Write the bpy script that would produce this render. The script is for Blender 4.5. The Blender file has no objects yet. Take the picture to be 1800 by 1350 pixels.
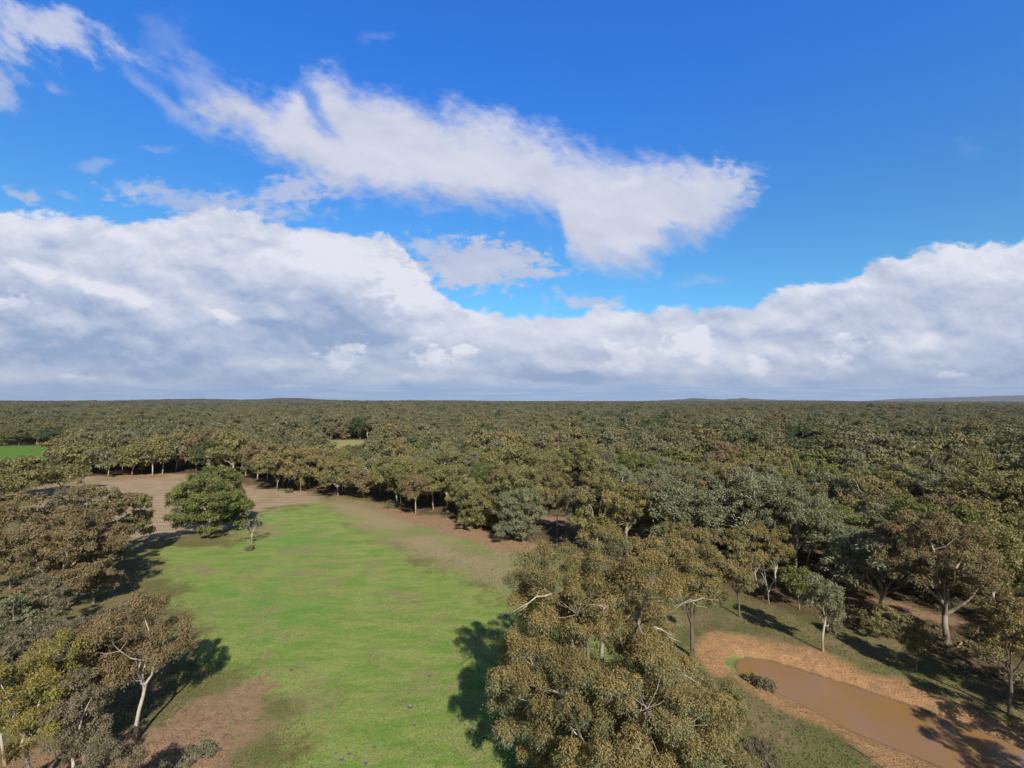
import bpy, math, random
import numpy as np
from mathutils import Vector, Matrix

# ------------------------------------------------------------------ camera
F, CX, CY, HZ, CAMH = 850.0, 900.0, 675.0, 703.0, 30.0
PITCH = math.atan((HZ - CY) / F)
scene = bpy.context.scene
cam_d = bpy.data.cameras.new("Camera")
cam = bpy.data.objects.new("Camera", cam_d)
scene.collection.objects.link(cam)
cam.location = (0, 0, CAMH)
cam.rotation_euler = (math.pi / 2 + PITCH, 0, 0)
cam_d.sensor_width = 36.0
cam_d.lens = 36.0 * F / 1800.0
cam_d.clip_start = 0.5
cam_d.clip_end = 60000.0
scene.camera = cam

SUN_EL = math.radians(34.5)
SUN_AZ = math.pi - math.radians(17.0)          # clockwise from +Y
SUN_DIR = Vector((math.sin(SUN_AZ) * math.cos(SUN_EL), math.cos(SUN_AZ) * math.cos(SUN_EL), math.sin(SUN_EL)))

scene.view_settings.view_transform = 'Standard'
scene.view_settings.look = 'None'
scene.view_settings.exposure = 0.15
scene.view_settings.gamma = 1.0

def ray(px, py):
    """direction through a pixel of the 1800x1350 photograph"""
    x, z = (px - CX) / F, (CY - py) / F
    c, s = math.cos(PITCH), math.sin(PITCH)
    return np.array([x, c - s * z, s + c * z])

def azel(px, py):
    return (px - CX) / F, (HZ - py) / F

def gnd(px, py, z=0.0):
    d = ray(px, py)
    t = (z - CAMH) / d[2]
    return d[0] * t, d[1] * t

# ------------------------------------------------------------------ node helper
class NT:
    def __init__(self, tree):
        self.t = tree
    def node(self, typ, **kw):
        n = self.t.nodes.new(typ)
        for k, v in kw.items():
            setattr(n, k, v)
        return n
    def put(self, sock, v):
        if v is None:
            return
        if isinstance(v, bpy.types.NodeSocket):
            self.t.links.new(v, sock)
        elif isinstance(v, (tuple, list)):
            n = len(sock.default_value)
            v = tuple(v) + ((1.0,) if n == 4 and len(v) == 3 else ())
            sock.default_value = v
        else:
            sock.default_value = v
    def m(self, op, a, b=None, c=None, clamp=False):
        n = self.node('ShaderNodeMath', operation=op, use_clamp=clamp)
        self.put(n.inputs[0], a); self.put(n.inputs[1], b); self.put(n.inputs[2], c)
        return n.outputs[0]
    def add(self, a, b): return self.m('ADD', a, b)
    def sub(self, a, b): return self.m('SUBTRACT', a, b)
    def mul(self, a, b): return self.m('MULTIPLY', a, b)
    def mad(self, a, b, c): return self.m('MULTIPLY_ADD', a, b, c)
    def mx(self, a, b): return self.m('MAXIMUM', a, b)
    def mn(self, a, b): return self.m('MINIMUM', a, b)
    def smooth(self, v, lo, hi, a=0.0, b=1.0):
        n = self.node('ShaderNodeMapRange', interpolation_type='SMOOTHSTEP')
        for i, q in enumerate((v, lo, hi, a, b)):
            self.put(n.inputs[i], q)
        return n.outputs[0]
    def lin(self, v, lo, hi, a=0.0, b=1.0):
        n = self.node('ShaderNodeMapRange')
        for i, q in enumerate((v, lo, hi, a, b)):
            self.put(n.inputs[i], q)
        return n.outputs[0]
    def xyz(self, x, y, z):
        n = self.node('ShaderNodeCombineXYZ')
        self.put(n.inputs[0], x); self.put(n.inputs[1], y); self.put(n.inputs[2], z)
        return n.outputs[0]
    def sep(self, v):
        n = self.node('ShaderNodeSeparateXYZ'); self.put(n.inputs[0], v)
        return n.outputs
    def noise(self, vec, scale=5, detail=4, rough=0.5, lac=2.0, dist=0.0, color=False):
        n = self.node('ShaderNodeTexNoise', noise_dimensions='3D')
        self.put(n.inputs['Vector'], vec)
        for k, v in (('Scale', scale), ('Detail', detail), ('Roughness', rough), ('Lacunarity', lac), ('Distortion', dist)):
            self.put(n.inputs[k], v)
        return n.outputs['Color' if color else 'Fac']
    def mix(self, f, a, b, blend='MIX'):
        n = self.node('ShaderNodeMix', data_type='RGBA', blend_type=blend)
        self.put(n.inputs[0], f); self.put(n.inputs[6], a); self.put(n.inputs[7], b)
        return n.outputs[2]
    def curve(self, v, pts):
        """piecewise curve through (x, y) points of any range"""
        xs = [p[0] for p in pts]; ys = [p[1] for p in pts]
        x0, x1, y0, y1 = min(xs), max(xs), min(ys) - .01, max(ys) + .01
        n = self.node('ShaderNodeFloatCurve')
        c = n.mapping.curves[0]
        q = [((x - x0) / (x1 - x0), (y - y0) / (y1 - y0)) for x, y in pts]
        c.points[0].location = q[0]; c.points[1].location = q[-1]
        for a in q[1:-1]:
            c.points.new(*a)
        n.mapping.update()
        self.put(n.inputs['Value'], self.lin(v, x0, x1))
        return self.mad(n.outputs[0], y1 - y0, y0)
    def attr(self, name, typ='GEOMETRY'):
        n = self.node('ShaderNodeAttribute', attribute_name=name, attribute_type=typ)
        return n

# ------------------------------------------------------------------ world: sky with clouds
SKY_STR = 0.09
world = bpy.data.worlds.new("World")
scene.world = world
world.use_nodes = True
world.node_tree.nodes.clear()
def build_sky():
    t = NT(world.node_tree)
    sky = t.node('ShaderNodeTexSky', sky_type='NISHITA', sun_disc=False)
    sky.sun_elevation = SUN_EL; sky.sun_rotation = SUN_AZ
    sky.altitude = 200; sky.air_density = 1.0; sky.dust_density = 0.4; sky.ozone_density = 2.0
    D = t.node('ShaderNodeTexCoord').outputs['Generated']
    x, y, z = t.sep(D)
    # clouds are mapped by direction on the plane that faces south: az = x / y, el = z / y
    fw = t.add(t.mul(y, math.cos(PITCH)), t.mul(z, math.sin(PITCH)))
    fwc = t.mx(fw, .08)
    az = t.m('DIVIDE', x, fwc)
    el = t.add(t.m('DIVIDE', t.sub(t.mul(z, math.cos(PITCH)), t.mul(y, math.sin(PITCH))), fwc), (HZ - CY) / F)
    front = t.smooth(fw, .10, .35)
    elev = t.m('ARCSINE', z)
    # cloud-space coordinates: finer towards the horizon
    inv = t.m('DIVIDE', 1.0, t.add(t.mx(z, 0.0), 0.22))
    P = t.xyz(t.mul(az, 1.0), t.mul(el, 1.7), 0.3)
    # a slanted space for the torn upper clouds (streaks run from upper left to lower right)
    a = math.radians(-36)
    su = t.add(t.mul(az, math.cos(a)), t.mul(el, math.sin(a)))
    sv = t.add(t.mul(az, -math.sin(a)), t.mul(el, math.cos(a)))
    S = t.xyz(t.mul(su, 0.45), sv, 2.1)
    # warps
    w1 = t.sep(t.noise(P, 6.0, 6, .62, color=True))
    w2 = t.sep(t.noise(S, 8.0, 7, .60, color=True))
    w3 = t.sep(t.noise(P, 7.0, 3, .45, color=True))
    def band(azv, elv, top, bot):
        T = t.curve(azv, [azel(*p) for p in top])
        B = t.curve(azv, [(azel(*p)) for p in bot])
        return T, B
    # ---- lower bank
    azw = t.mad(t.sub(w1[0], .5), .085, az); elw = t.mad(t.sub(w1[1], .5), .085, el)
    top1 = [(-900, 420), (-300, 372), (0, 372), (60, 374), (150, 378), (300, 385), (400, 372), (470, 392), (560, 402), (640, 406), (690, 428), (735, 470), (770, 515), (820, 541), (900, 552), (985, 556), (1060, 540), (1120, 551), (1200, 545), (1300, 541), (1350, 521), (1430, 500), (1490, 487), (1540, 455), (1620, 436), (1710, 428), (1800, 424), (2100, 400), (3000, 470)]
    T1 = t.curve(azw, [azel(*p) for p in top1])
    m1 = t.sub(T1, elw)
    c1 = t.smooth(t.add(m1, t.mul(t.sub(t.noise(P, 22, 8, .62), .5), .055)), -.007, .011)
    # ---- middle torn cloud
    azs = t.mad(t.sub(w2[0], .5), .08, t.mad(t.sub(w3[0], .5), .05, az)); els = t.mad(t.sub(w2[1], .5), .075, t.mad(t.sub(w3[1], .5), .05, el))
    top2 = [(310, 168), (350, 160), (400, 150), (450, 160), (490, 165), (515, 150), (535, 118), (570, 108), (620, 135), (700, 155), (800, 183), (860, 190), (900, 205), (960, 222), (1010, 248), (1100, 270), (1180, 285), (1230, 295), (1300, 302), (1330, 345)]
    bot2 = [(310, 175), (350, 200), (400, 232), (450, 262), (500, 290), (560, 318), (600, 345), (680, 362), (760, 372), (860, 380), (940, 385), (985, 395), (1000, 440), (1030, 475), (1090, 482), (1150, 470), (1185, 440), (1230, 420), (1300, 385), (1330, 350)]
    T2 = t.curve(azs, [azel(*p) for p in top2]); B2 = t.curve(azs, [azel(*p) for p in bot2])
    m2 = t.mn(t.sub(T2, els), t.sub(els, B2))
    lo_az, hi_az = azel(325, 170)[0], azel(1318, 345)[0]
    m2 = t.mn(m2, t.mn(t.sub(azs, lo_az), t.sub(hi_az, azs)))
    n2 = t.noise(S, 15, 8, .62)
    n2b = t.noise(P, 34, 8, .6)
    cut = t.mul(t.sub(t.mad(n2, .65, t.mul(n2b, .35)), .5), .185)
    c2 = t.smooth(t.add(m2, cut), -.022, .068)
    # the dark blue slot that splits the left arm
    def blob(px, py, wpx, hpx, rot, A=azs, E=els):
        a0, e0 = azel(px, py)
        ww, hh = wpx / F, hpx / F
        r = math.radians(rot)
        da, de = t.sub(A, a0), t.sub(E, e0)
        u = t.mul(t.add(t.mul(da, math.cos(r)), t.mul(de, math.sin(r))), 1 / ww)
        v = t.mul(t.add(t.mul(da, -math.sin(r)), t.mul(de, math.cos(r))), 1 / hh)
        return t.sub(1.0, t.m('SQRT', t.add(t.mul(u, u), t.mul(v, v))))
    slot = t.smooth(t.add(blob(548, 172, 85, 22, -50), t.mul(t.sub(n2, .5), 2.6)), -.1, 1.0)
    c2 = t.mul(c2, t.sub(1.0, t.mul(slot, .8)))
    hole = t.smooth(t.add(blob(1185, 405, 38, 28, 0), t.mul(t.sub(n2b, .5), 1.6)), .0, .8)
    c2 = t.mul(c2, t.sub(1.0, t.mul(hole, .55)))
    # ---- wisps and small clouds: (x, y, half width, half height, tilt, strength, softness, detail noise)
    wisps = [(95, 55, 175, 62, -20, .85, .75, 'S'), (5, 155, 62, 42, -28, .6, .9, 'S'), (95, 150, 32, 14, -35, .35, .9, 'S'), (290, 70, 50, 60, -50, .16, 1.0, 'S'), (285, 165, 170, 26, -36, .38, 1.0, 'S'),
             (380, 160, 200, 40, -30, .4, 1.0, 'S'), (840, 470, 160, 46, 0, .93, .5, 'P'), (765, 432, 70, 22, -12, .75, .8, 'P'), (930, 490, 80, 17, 6, .85, .7, 'P'),
             (330, 355, 165, 38, -6, .66, .8, 'P'), (520, 338, 120, 36, 20, .78, .8, 'P'), (430, 378, 140, 28, 2, .7, .9, 'P'), (175, 290, 55, 14, 0, .30, .9, 'S'), (280, 257, 45, 9, 0, .2, .9, 'S'), (38, 350, 42, 14, -22, .7, .8, 'P'), (115, 345, 42, 8, -8, .25, 1, 'P'),
             (1310, 305, 50, 26, 8, .5, .9, 'P'), (1230, 490, 70, 12, 3, .28, .9, 'P'), (660, 70, 40, 16, 0, .12, 1, 'S'), (1030, 530, 90, 18, 0, .75, .8, 'P'), (1280, 330, 60, 50, 0, .8, .9, 'P'), (1700, 260, 40, 20, 0, .06, 1, 'P')]
    cw = None
    nP = t.mul(t.sub(n2b, .5), 2.2); nS = t.mul(t.sub(n2, .5), 3.0)
    for (px, py, w, h, r, st, so, kind) in wisps:
        b = blob(px, py, w, h, r)
        v = t.mul(t.smooth(t.add(b, nS if kind == 'S' else nP), -.05, so), st)
        cw = v if cw is None else t.mx(cw, v)
    # loose clouds outside the frame, so the sky stays believable all round
    back = t.smooth(t.noise(t.xyz(t.mul(x, inv), t.mul(y, inv), .5), 1.3, 7, .58), .52, .66)
    cb = t.mul(t.mul(back, .35), t.mul(t.smooth(fw, .25, -.1), t.smooth(elev, .02, .25)))
    # ---- light on the clouds
    def relief(vec, scale, off, det=7, ro=.55, di=0.0):
        n = t.node('ShaderNodeVectorMath', operation='ADD'); t.put(n.inputs[0], vec); n.inputs[1].default_value = off
        return t.sub(t.noise(vec, scale, det, ro, dist=di), t.noise(n.outputs[0], scale, det, ro, dist=di))
    PB = t.xyz(t.mad(t.sub(w3[0], .5), .05, az), t.mul(t.mad(t.sub(w3[1], .5), .05, el), 1.7), .8)
    r1 = relief(PB, 5.5, (.004, .030, 0), 6, .50)
    # rounded cauliflower heads: cells warped by fine noise, lit from above
    wv = t.sep(t.noise(P, 11.0, 6, .58, color=True))
    def cells(scale, dx, dy, det=0.0):
        v = t.node('ShaderNodeTexVoronoi', feature='SMOOTH_F1'); v.inputs['Scale'].default_value = scale; v.inputs['Detail'].default_value = det
        v.inputs['Roughness'].default_value = .55; v.inputs['Smoothness'].default_value = .35; v.inputs['Lacunarity'].default_value = 2.3
        t.put(v.inputs['Vector'], t.xyz(t.add(t.mad(t.sub(wv[0], .5), .055, az), dx), t.mul(t.add(t.mad(t.sub(wv[1], .5), .055, el), dy), 1.45), .4))
        return v.outputs['Distance']
    heads = t.add(t.sub(cells(6.0, .012, .040), cells(6.0, 0, 0)), t.mul(t.sub(cells(15.0, .005, .017), cells(15.0, 0, 0)), .8))
    r2 = relief(t.xyz(t.mad(t.sub(w3[0], .5), .05, az), t.mul(el, 1.2), .8), 18.0, (.002, .007, 0), 5, .52)
    patchy = t.smooth(t.noise(t.xyz(az, t.mul(el, 1.6), 7.7), 3.2, 3, .5), .40, .58)
    low = t.noise(t.xyz(t.mul(az, .8), t.mul(el, 3.0), 4.2), 4.5, 4, .45)
    depth = t.smooth(m1, .0, .24, 1.0, 0.0)                      # bright rim, greyer body
    g = t.mad(depth, .44, .30)
    g = t.add(g, t.mul(t.sub(low, .5), 1.0))
    g = t.add(g, t.mul(r1, 1.6)); g = t.add(g, t.mul(r2, 1.0)); g = t.add(g, t.mul(t.mul(heads, t.mad(patchy, .70, .35)), .62))
    # sunlit billows inside the bank
    azb = t.mad(t.sub(wv[0], .5), .085, az); elb = t.mad(t.sub(wv[1], .5), .075, el)
    nB = t.mul(t.sub(n2b, .5), 2.8)
    def bil(px, py, w, h, r, k):
        if w > 60:
            return t.mul(t.smooth(t.add(blob(px, py, w, h, r, azw, elw), t.mul(t.sub(w1[2], .5), 1.5)), .0, .8), k)
        body = t.smooth(t.add(blob(px, py, w * 1.25, h * 1.35, r, azb, elb), nB), -.05, .65)
        lit = t.smooth(t.sub(elb, (HZ - py) / F), -h / F * 1.1, h / F * .9, .35, 1.25)      # sunlit tops, greyer undersides
        return t.mul(t.mul(body, lit), k)
    for b in ((190, 510, 170, 24, -15, .55), (60, 485, 80, 20, -25, .4), (15, 530, 42, 16, 0, .45), (605, 625, 36, 24, 0, .6), (810, 618, 30, 13, -12, .65), (765, 632, 28, 18, -25, .5),
              (732, 600, 16, 10, 0, .45), (690, 490, 50, 40, -30, .35), (735, 535, 60, 30, -25, .4), (1215, 605, 36, 26, 0, .55), (1100, 630, 40, 22, -20, .35), (1600, 615, 75, 40, 0, .5), (1490, 610, 42, 22, 0, .4),
              (1330, 648, 16, 12, 0, .4), (1470, 642, 26, 16, 0, .35), (1680, 662, 24, 7, 0, .4), (520, 681, 40, 4, 0, .35), (130, 667, 30, 7, 0, .25), (100, 400, 160, 40, 0, .2), (560, 440, 200, 40, -8, .25), (1680, 470, 140, 40, 0, .2), (400, 560, 30, 12, -30, .4), (1160, 575, 120, 20, 5, .15)):
        g = t.add(g, bil(*b))
    for b in ((760, 690, 10, 5, 0, 0), (560, 545, 190, 40, -8, -.28), (950, 655, 140, 26, 0, -.38), (200, 620, 280, 30, -6, -.16), (1500, 515, 110, 20, 5, -.3), (1050, 665, 160, 18, 0, -.2)):
        if b[5]: g = t.add(g, bil(*b))
    shade = t.lin(g, .0, 1.0)
    colL = t.mix(shade, (.305, .400, .610), (.80, .81, .90))
    # upper clouds: smoother, mostly lit
    g2 = t.add(t.mad(t.smooth(t.mn(t.sub(els, B2), .12), .0, .10), .34, .42), t.add(t.mul(relief(t.xyz(azs, t.mul(els, 1.4), .2), 6.0, (.004, .020, 0), 6, .5), 1.4), t.mul(heads, .30)))
    g2 = t.add(g2, t.mul(t.sub(low, .5), .4))
    for (px, py, w, h, r, k) in ((1110, 430, 70, 28, 0, .2), (1090, 330, 50, 20, 0, .22), (760, 350, 200, 26, 0, -.12)):
        g2 = t.add(g2, bil(px, py, w, h, r, k))
    colU = t.mix(t.lin(g2, .0, 1.0), (.42, .48, .66), (.70, .72, .845))
    # ---- pale haze and thin layers just above the horizon
    hz = t.smooth(t.add(el, t.mul(t.sub(t.noise(t.xyz(t.mul(az, 1.0), t.mul(el, 14), 0), 4, 5, .6), .5), .016)), .014, .046, 1.0, 0.0)
    layer = t.smooth(t.noise(t.xyz(t.mul(az, 1.2), t.mul(el, 26), 1.7), 7, 5, .6), .42, .66)
    colH = t.mix(t.mul(layer, .8), (.32, .50, .82), (.50, .64, .88))
    colH = t.mix(t.smooth(el, -.002, .012, .5, 0), colH, (.38, .57, .88))
    # ---- blue, graded like the photograph's deep sky where it is in view
    tint = t.mix(t.smooth(elev, .18, .70), (.55, 1.20, 1.54), (.33, 1.27, 2.65))
    tint = t.mix(t.mx(t.smooth(elev, .72, 1.1), t.smooth(fw, .50, .15)), tint, (.42, .46, .50))  # overhead and behind the camera, sky dimmed and greyed to weaken fill light
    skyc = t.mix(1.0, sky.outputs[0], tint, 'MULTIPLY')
    K = 0.9 / SKY_STR
    def up(c): return t.mix(1.0, c, (K, K, K), 'MULTIPLY')
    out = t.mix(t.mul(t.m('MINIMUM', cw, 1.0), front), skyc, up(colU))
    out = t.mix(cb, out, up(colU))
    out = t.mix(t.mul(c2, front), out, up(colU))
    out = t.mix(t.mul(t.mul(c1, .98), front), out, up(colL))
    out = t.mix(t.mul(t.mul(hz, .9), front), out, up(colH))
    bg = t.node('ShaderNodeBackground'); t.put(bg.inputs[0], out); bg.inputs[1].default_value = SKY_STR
    o = t.node('ShaderNodeOutputWorld'); t.t.links.new(bg.outputs[0], o.inputs[0])
build_sky()
world.cycles.sampling_method = 'MANUAL'; world.cycles.sample_map_resolution = 512

sun_d = bpy.data.lights.new("sun", 'SUN')
sun_d.energy = 5.0; sun_d.angle = math.radians(0.53); sun_d.color = (1.0, .95, .87)
sun = bpy.data.objects.new("sun", sun_d)
scene.collection.objects.link(sun)
sun.rotation_euler = SUN_DIR.to_track_quat('Z', 'Y').to_euler()

# ------------------------------------------------------------------ helpers
rng = np.random.default_rng(11)
def tag(o, label=None, cat=None, group=None, kind=None):
    for k, v in (('label', label), ('category', cat), ('group', group), ('kind', kind)):
        if v: o[k] = v
    return o
def link(o, parent=None):
    scene.collection.objects.link(o)
    if parent: o.parent = parent
    return o
def mesh_np(name, V, Q, mats=(), attrs=None, smooth=False, T=None):
    """mesh from numpy: V (n,3), Q (m,4) quads, T (k,3) triangles"""
    me = bpy.data.meshes.new(name)
    Q = np.zeros((0, 4), int) if Q is None else np.asarray(Q)
    T = np.zeros((0, 3), int) if T is None else np.asarray(T)
    me.vertices.add(len(V)); me.vertices.foreach_set('co', np.asarray(V, np.float32).ravel())
    idx = np.concatenate([Q.ravel(), T.ravel()]).astype(np.int32)
    me.loops.add(len(idx)); me.loops.foreach_set('vertex_index', idx)
    st = np.concatenate([np.arange(len(Q)) * 4, len(Q) * 4 + np.arange(len(T)) * 3]).astype(np.int32)
    me.polygons.add(len(st)); me.polygons.foreach_set('loop_start', st)
    if smooth: me.polygons.foreach_set('use_smooth', np.ones(len(st), bool))
    for k, (dom, arr) in (attrs or {}).items():
        a = me.attributes.new(k, 'FLOAT', dom); a.data.foreach_set('value', np.asarray(arr, np.float32))
    for m in mats: me.materials.append(m)
    me.update(calc_edges=True)
    return me
def sdist(poly, X, Y):
    """signed distance to a polygon, positive inside"""
    P = np.array(poly); d = np.full(X.shape, 1e9); ins = np.zeros(X.shape, bool)
    for i in range(len(P)):
        ax, ay = P[i]; bx, by = P[(i + 1) % len(P)]
        ex, ey = bx - ax, by - ay
        t = np.clip(((X - ax) * ex + (Y - ay) * ey) / (ex * ex + ey * ey + 1e-12), 0, 1)
        d = np.minimum(d, np.hypot(X - ax - t * ex, Y - ay - t * ey))
        c = ((ay > Y) != (by > Y)) & (X < (bx - ax) * (Y - ay) / (by - ay + 1e-12) + ax)
        ins ^= c
    return np.where(ins, d, -d)
def gp(pts, z=0.0): return [gnd(px, py, z) for px, py in pts]
def vnoise(X, Y, s, seed):
    """cheap smooth noise -1..1"""
    r = np.random.default_rng(abs(int(seed))); o = np.zeros(X.shape)
    for k in range(5):
        a, p = r.uniform(0, 2 * math.pi, 2); f = s * r.uniform(.6, 1.9)
        o += np.sin((X * math.cos(a) + Y * math.sin(a)) * f + p + 1.3 * np.sin((Y * math.cos(a) - X * math.sin(a)) * f * .7 + p * 2))
    return o / 3.2
def new_mat(name):
    m = bpy.data.materials.new(name); m.use_nodes = True; m.node_tree.nodes.clear()
    return m, NT(m.node_tree)
def finish(t, color, rough=.9, spec=.2, bump=None, bstr=.3, bdist=.05, **kw):
    b = t.node('ShaderNodeBsdfPrincipled'); t.put(b.inputs['Base Color'], color); t.put(b.inputs['Roughness'], rough)
    b.inputs['Specular IOR Level'].default_value = spec
    for k, v in kw.items(): t.put(b.inputs[k], v)
    if bump is not None:
        n = t.node('ShaderNodeBump'); n.inputs['Strength'].default_value = bstr; n.inputs['Distance'].default_value = bdist
        t.put(n.inputs['Height'], bump); t.t.links.new(n.outputs[0], b.inputs['Normal'])
    o = t.node('ShaderNodeOutputMaterial'); t.t.links.new(b.outputs[0], o.inputs[0])
    return b, o

# ------------------------------------------------------------------ ground regions traced on the ground plane
WZ = -0.40                                                   # water level of the dam
CLEAR = gp([(120, 850), (150, 838), (230, 836), (310, 832), (400, 848), (450, 858), (520, 864), (600, 872), (650, 878), (700, 895), (735, 906), (790, 908), (830, 926), (890, 948), (960, 962), (1020, 985), (1150, 1020), (1290, 1045), (1340, 1066), (1420, 1088), (1520, 1108), (1600, 1140), (1700, 1185), (1800, 1240), (1960, 1320), (2300, 1450), (2400, 1900), (200, 1900), (-200, 1500), (-500, 1250), (-500, 1000), (-300, 900)])
GREEN = gp([(440, 912), (500, 893), (560, 886), (610, 900), (650, 938), (745, 980), (850, 1020), (915, 1060), (1150, 1110), (1150, 1200), (1000, 1500), (620, 1600), (500, 1380), (500, 1290), (440, 1210), (370, 1170), (340, 1080), (270, 1035), (285, 1000), (250, 975), (300, 958), (400, 965)])
BROWN = gp([(60, 842), (150, 838), (310, 832), (400, 846), (450, 857), (520, 863), (570, 872), (575, 880), (470, 893), (440, 913), (400, 930), (300, 945), (190, 950), (60, 930)])
REDS = [gp([(380, 1225), (440, 1200), (500, 1245), (470, 1290), (400, 1330), (340, 1500), (-100, 1500), (-60, 1380), (150, 1300), (280, 1270), (330, 1235)]),
        gp([(600, 874), (740, 905), (800, 910), (840, 928), (970, 962), (975, 985), (900, 968), (820, 945), (700, 912), (620, 884)]),
        gp([(1450, 1040), (1490, 1046), (1560, 1058), (1700, 1092), (1900, 1140), (2200, 1200), (2200, 1222), (1890, 1165), (1700, 1110), (1550, 1074), (1450, 1052)]),
        gp([(940, 902), (1010, 912), (1115, 938), (1112, 951), (1000, 930), (940, 913)]),
        gp([(1060, 836), (1115, 838), (1120, 850), (1060, 848)]), gp([(1290, 838), (1360, 836), (1370, 848), (1290, 850)]), gp([(1460, 876), (1500, 874), (1500, 886), (1460, 888)]),
        gp([(160, 838), (240, 833), (330, 835), (250, 842)])]
SAND = gp([(1225, 1128), (1250, 1115), (1300, 1118), (1340, 1132), (1400, 1140), (1450, 1152), (1510, 1180), (1600, 1205), (1700, 1245), (1820, 1290), (2000, 1360), (2300, 1500), (1900, 1600), (1640, 1420), (1540, 1345), (1480, 1300), (1400, 1262), (1330, 1225), (1290, 1200), (1250, 1190), (1215, 1160)])
POND = gp([(1292, 1170), (1298, 1162), (1315, 1157), (1350, 1162), (1400, 1177), (1450, 1192), (1500, 1207), (1560, 1228), (1610, 1245), (1660, 1262), (1720, 1284), (1800, 1318), (1900, 1362), (2060, 1440), (2150, 1500), (2050, 1560), (1850, 1450), (1720, 1378), (1640, 1342), (1560, 1310), (1500, 1286), (1440, 1256), (1390, 1228), (1345, 1206), (1320, 1198), (1300, 1185)], WZ)
FGREEN = gp([(-250, 822), (-250, 786), (95, 783), (160, 800), (95, 822)])
FYELL = gp([(480, 775), (650, 773), (672, 781), (650, 792), (560, 800), (500, 790)])

def axis(lo, f0, f1, hi, step, grow=1.13, cap=900.0):
    a = list(np.arange(f0, f1 + step / 2, step)); s = step
    while a[-1] < hi: s = min(s * grow, cap); a.append(a[-1] + s)
    s = step; b = []
    v = f0
    while v > lo: s = min(s * grow, cap); v -= s; b.append(v)
    return np.array(b[::-1] + a)
gx = axis(-14000, -70, 80, 14000, .6); gy = axis(-2500, 24, 118, 14000, .6)
GX, GY = np.meshgrid(gx, gy)
def terrain(X, Y):
    X = np.asarray(X, float); Y = np.asarray(Y, float)
    dp = sdist(POND, X, Y)
    dd = np.hypot(X, Y); swell = np.clip((dd - 420) / 1400, 0, 1) * (6.5 * vnoise(X, Y * 1.6, .0017, 51) + 2.5 * vnoise(X, Y, .006, 52) + np.clip(-X / 2500, -1, 1) * 3.0)
    near = np.clip(1 - np.hypot(X, Y) / 600, 0, 1)
    base = .10 * vnoise(X, Y, .11, 3) * near + .04 * vnoise(X, Y, .6, 4) * np.clip(1 - np.hypot(X, Y) / 200, 0, 1)
    bank = np.where(dp > 0, WZ - .32 * dp, np.minimum(WZ - .30 * dp + .06 * vnoise(X, Y, 1.1, 8), 10))
    base = base + swell + .35 * np.exp(-((dp + 5.0) / 2.2) ** 2)
    w = np.clip((-dp - 1.2) / 2.0, 0, 1)
    return np.maximum(np.where(dp > -3.2, bank * (1 - w) + base * w, base), np.where(dd < 300, -1.3, -20))
GZ = terrain(GX, GY)
ny, nx = GX.shape
ii = np.arange((ny - 1) * (nx - 1)); r_, c_ = ii // (nx - 1), ii % (nx - 1)
a_ = r_ * nx + c_
gq = np.stack([a_, a_ + 1, a_ + nx + 1, a_ + nx], 1)
red = np.max([sdist(p, GX, GY) for p in REDS], 0)
gm, t = new_mat('ground_soil_and_grass')
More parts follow.
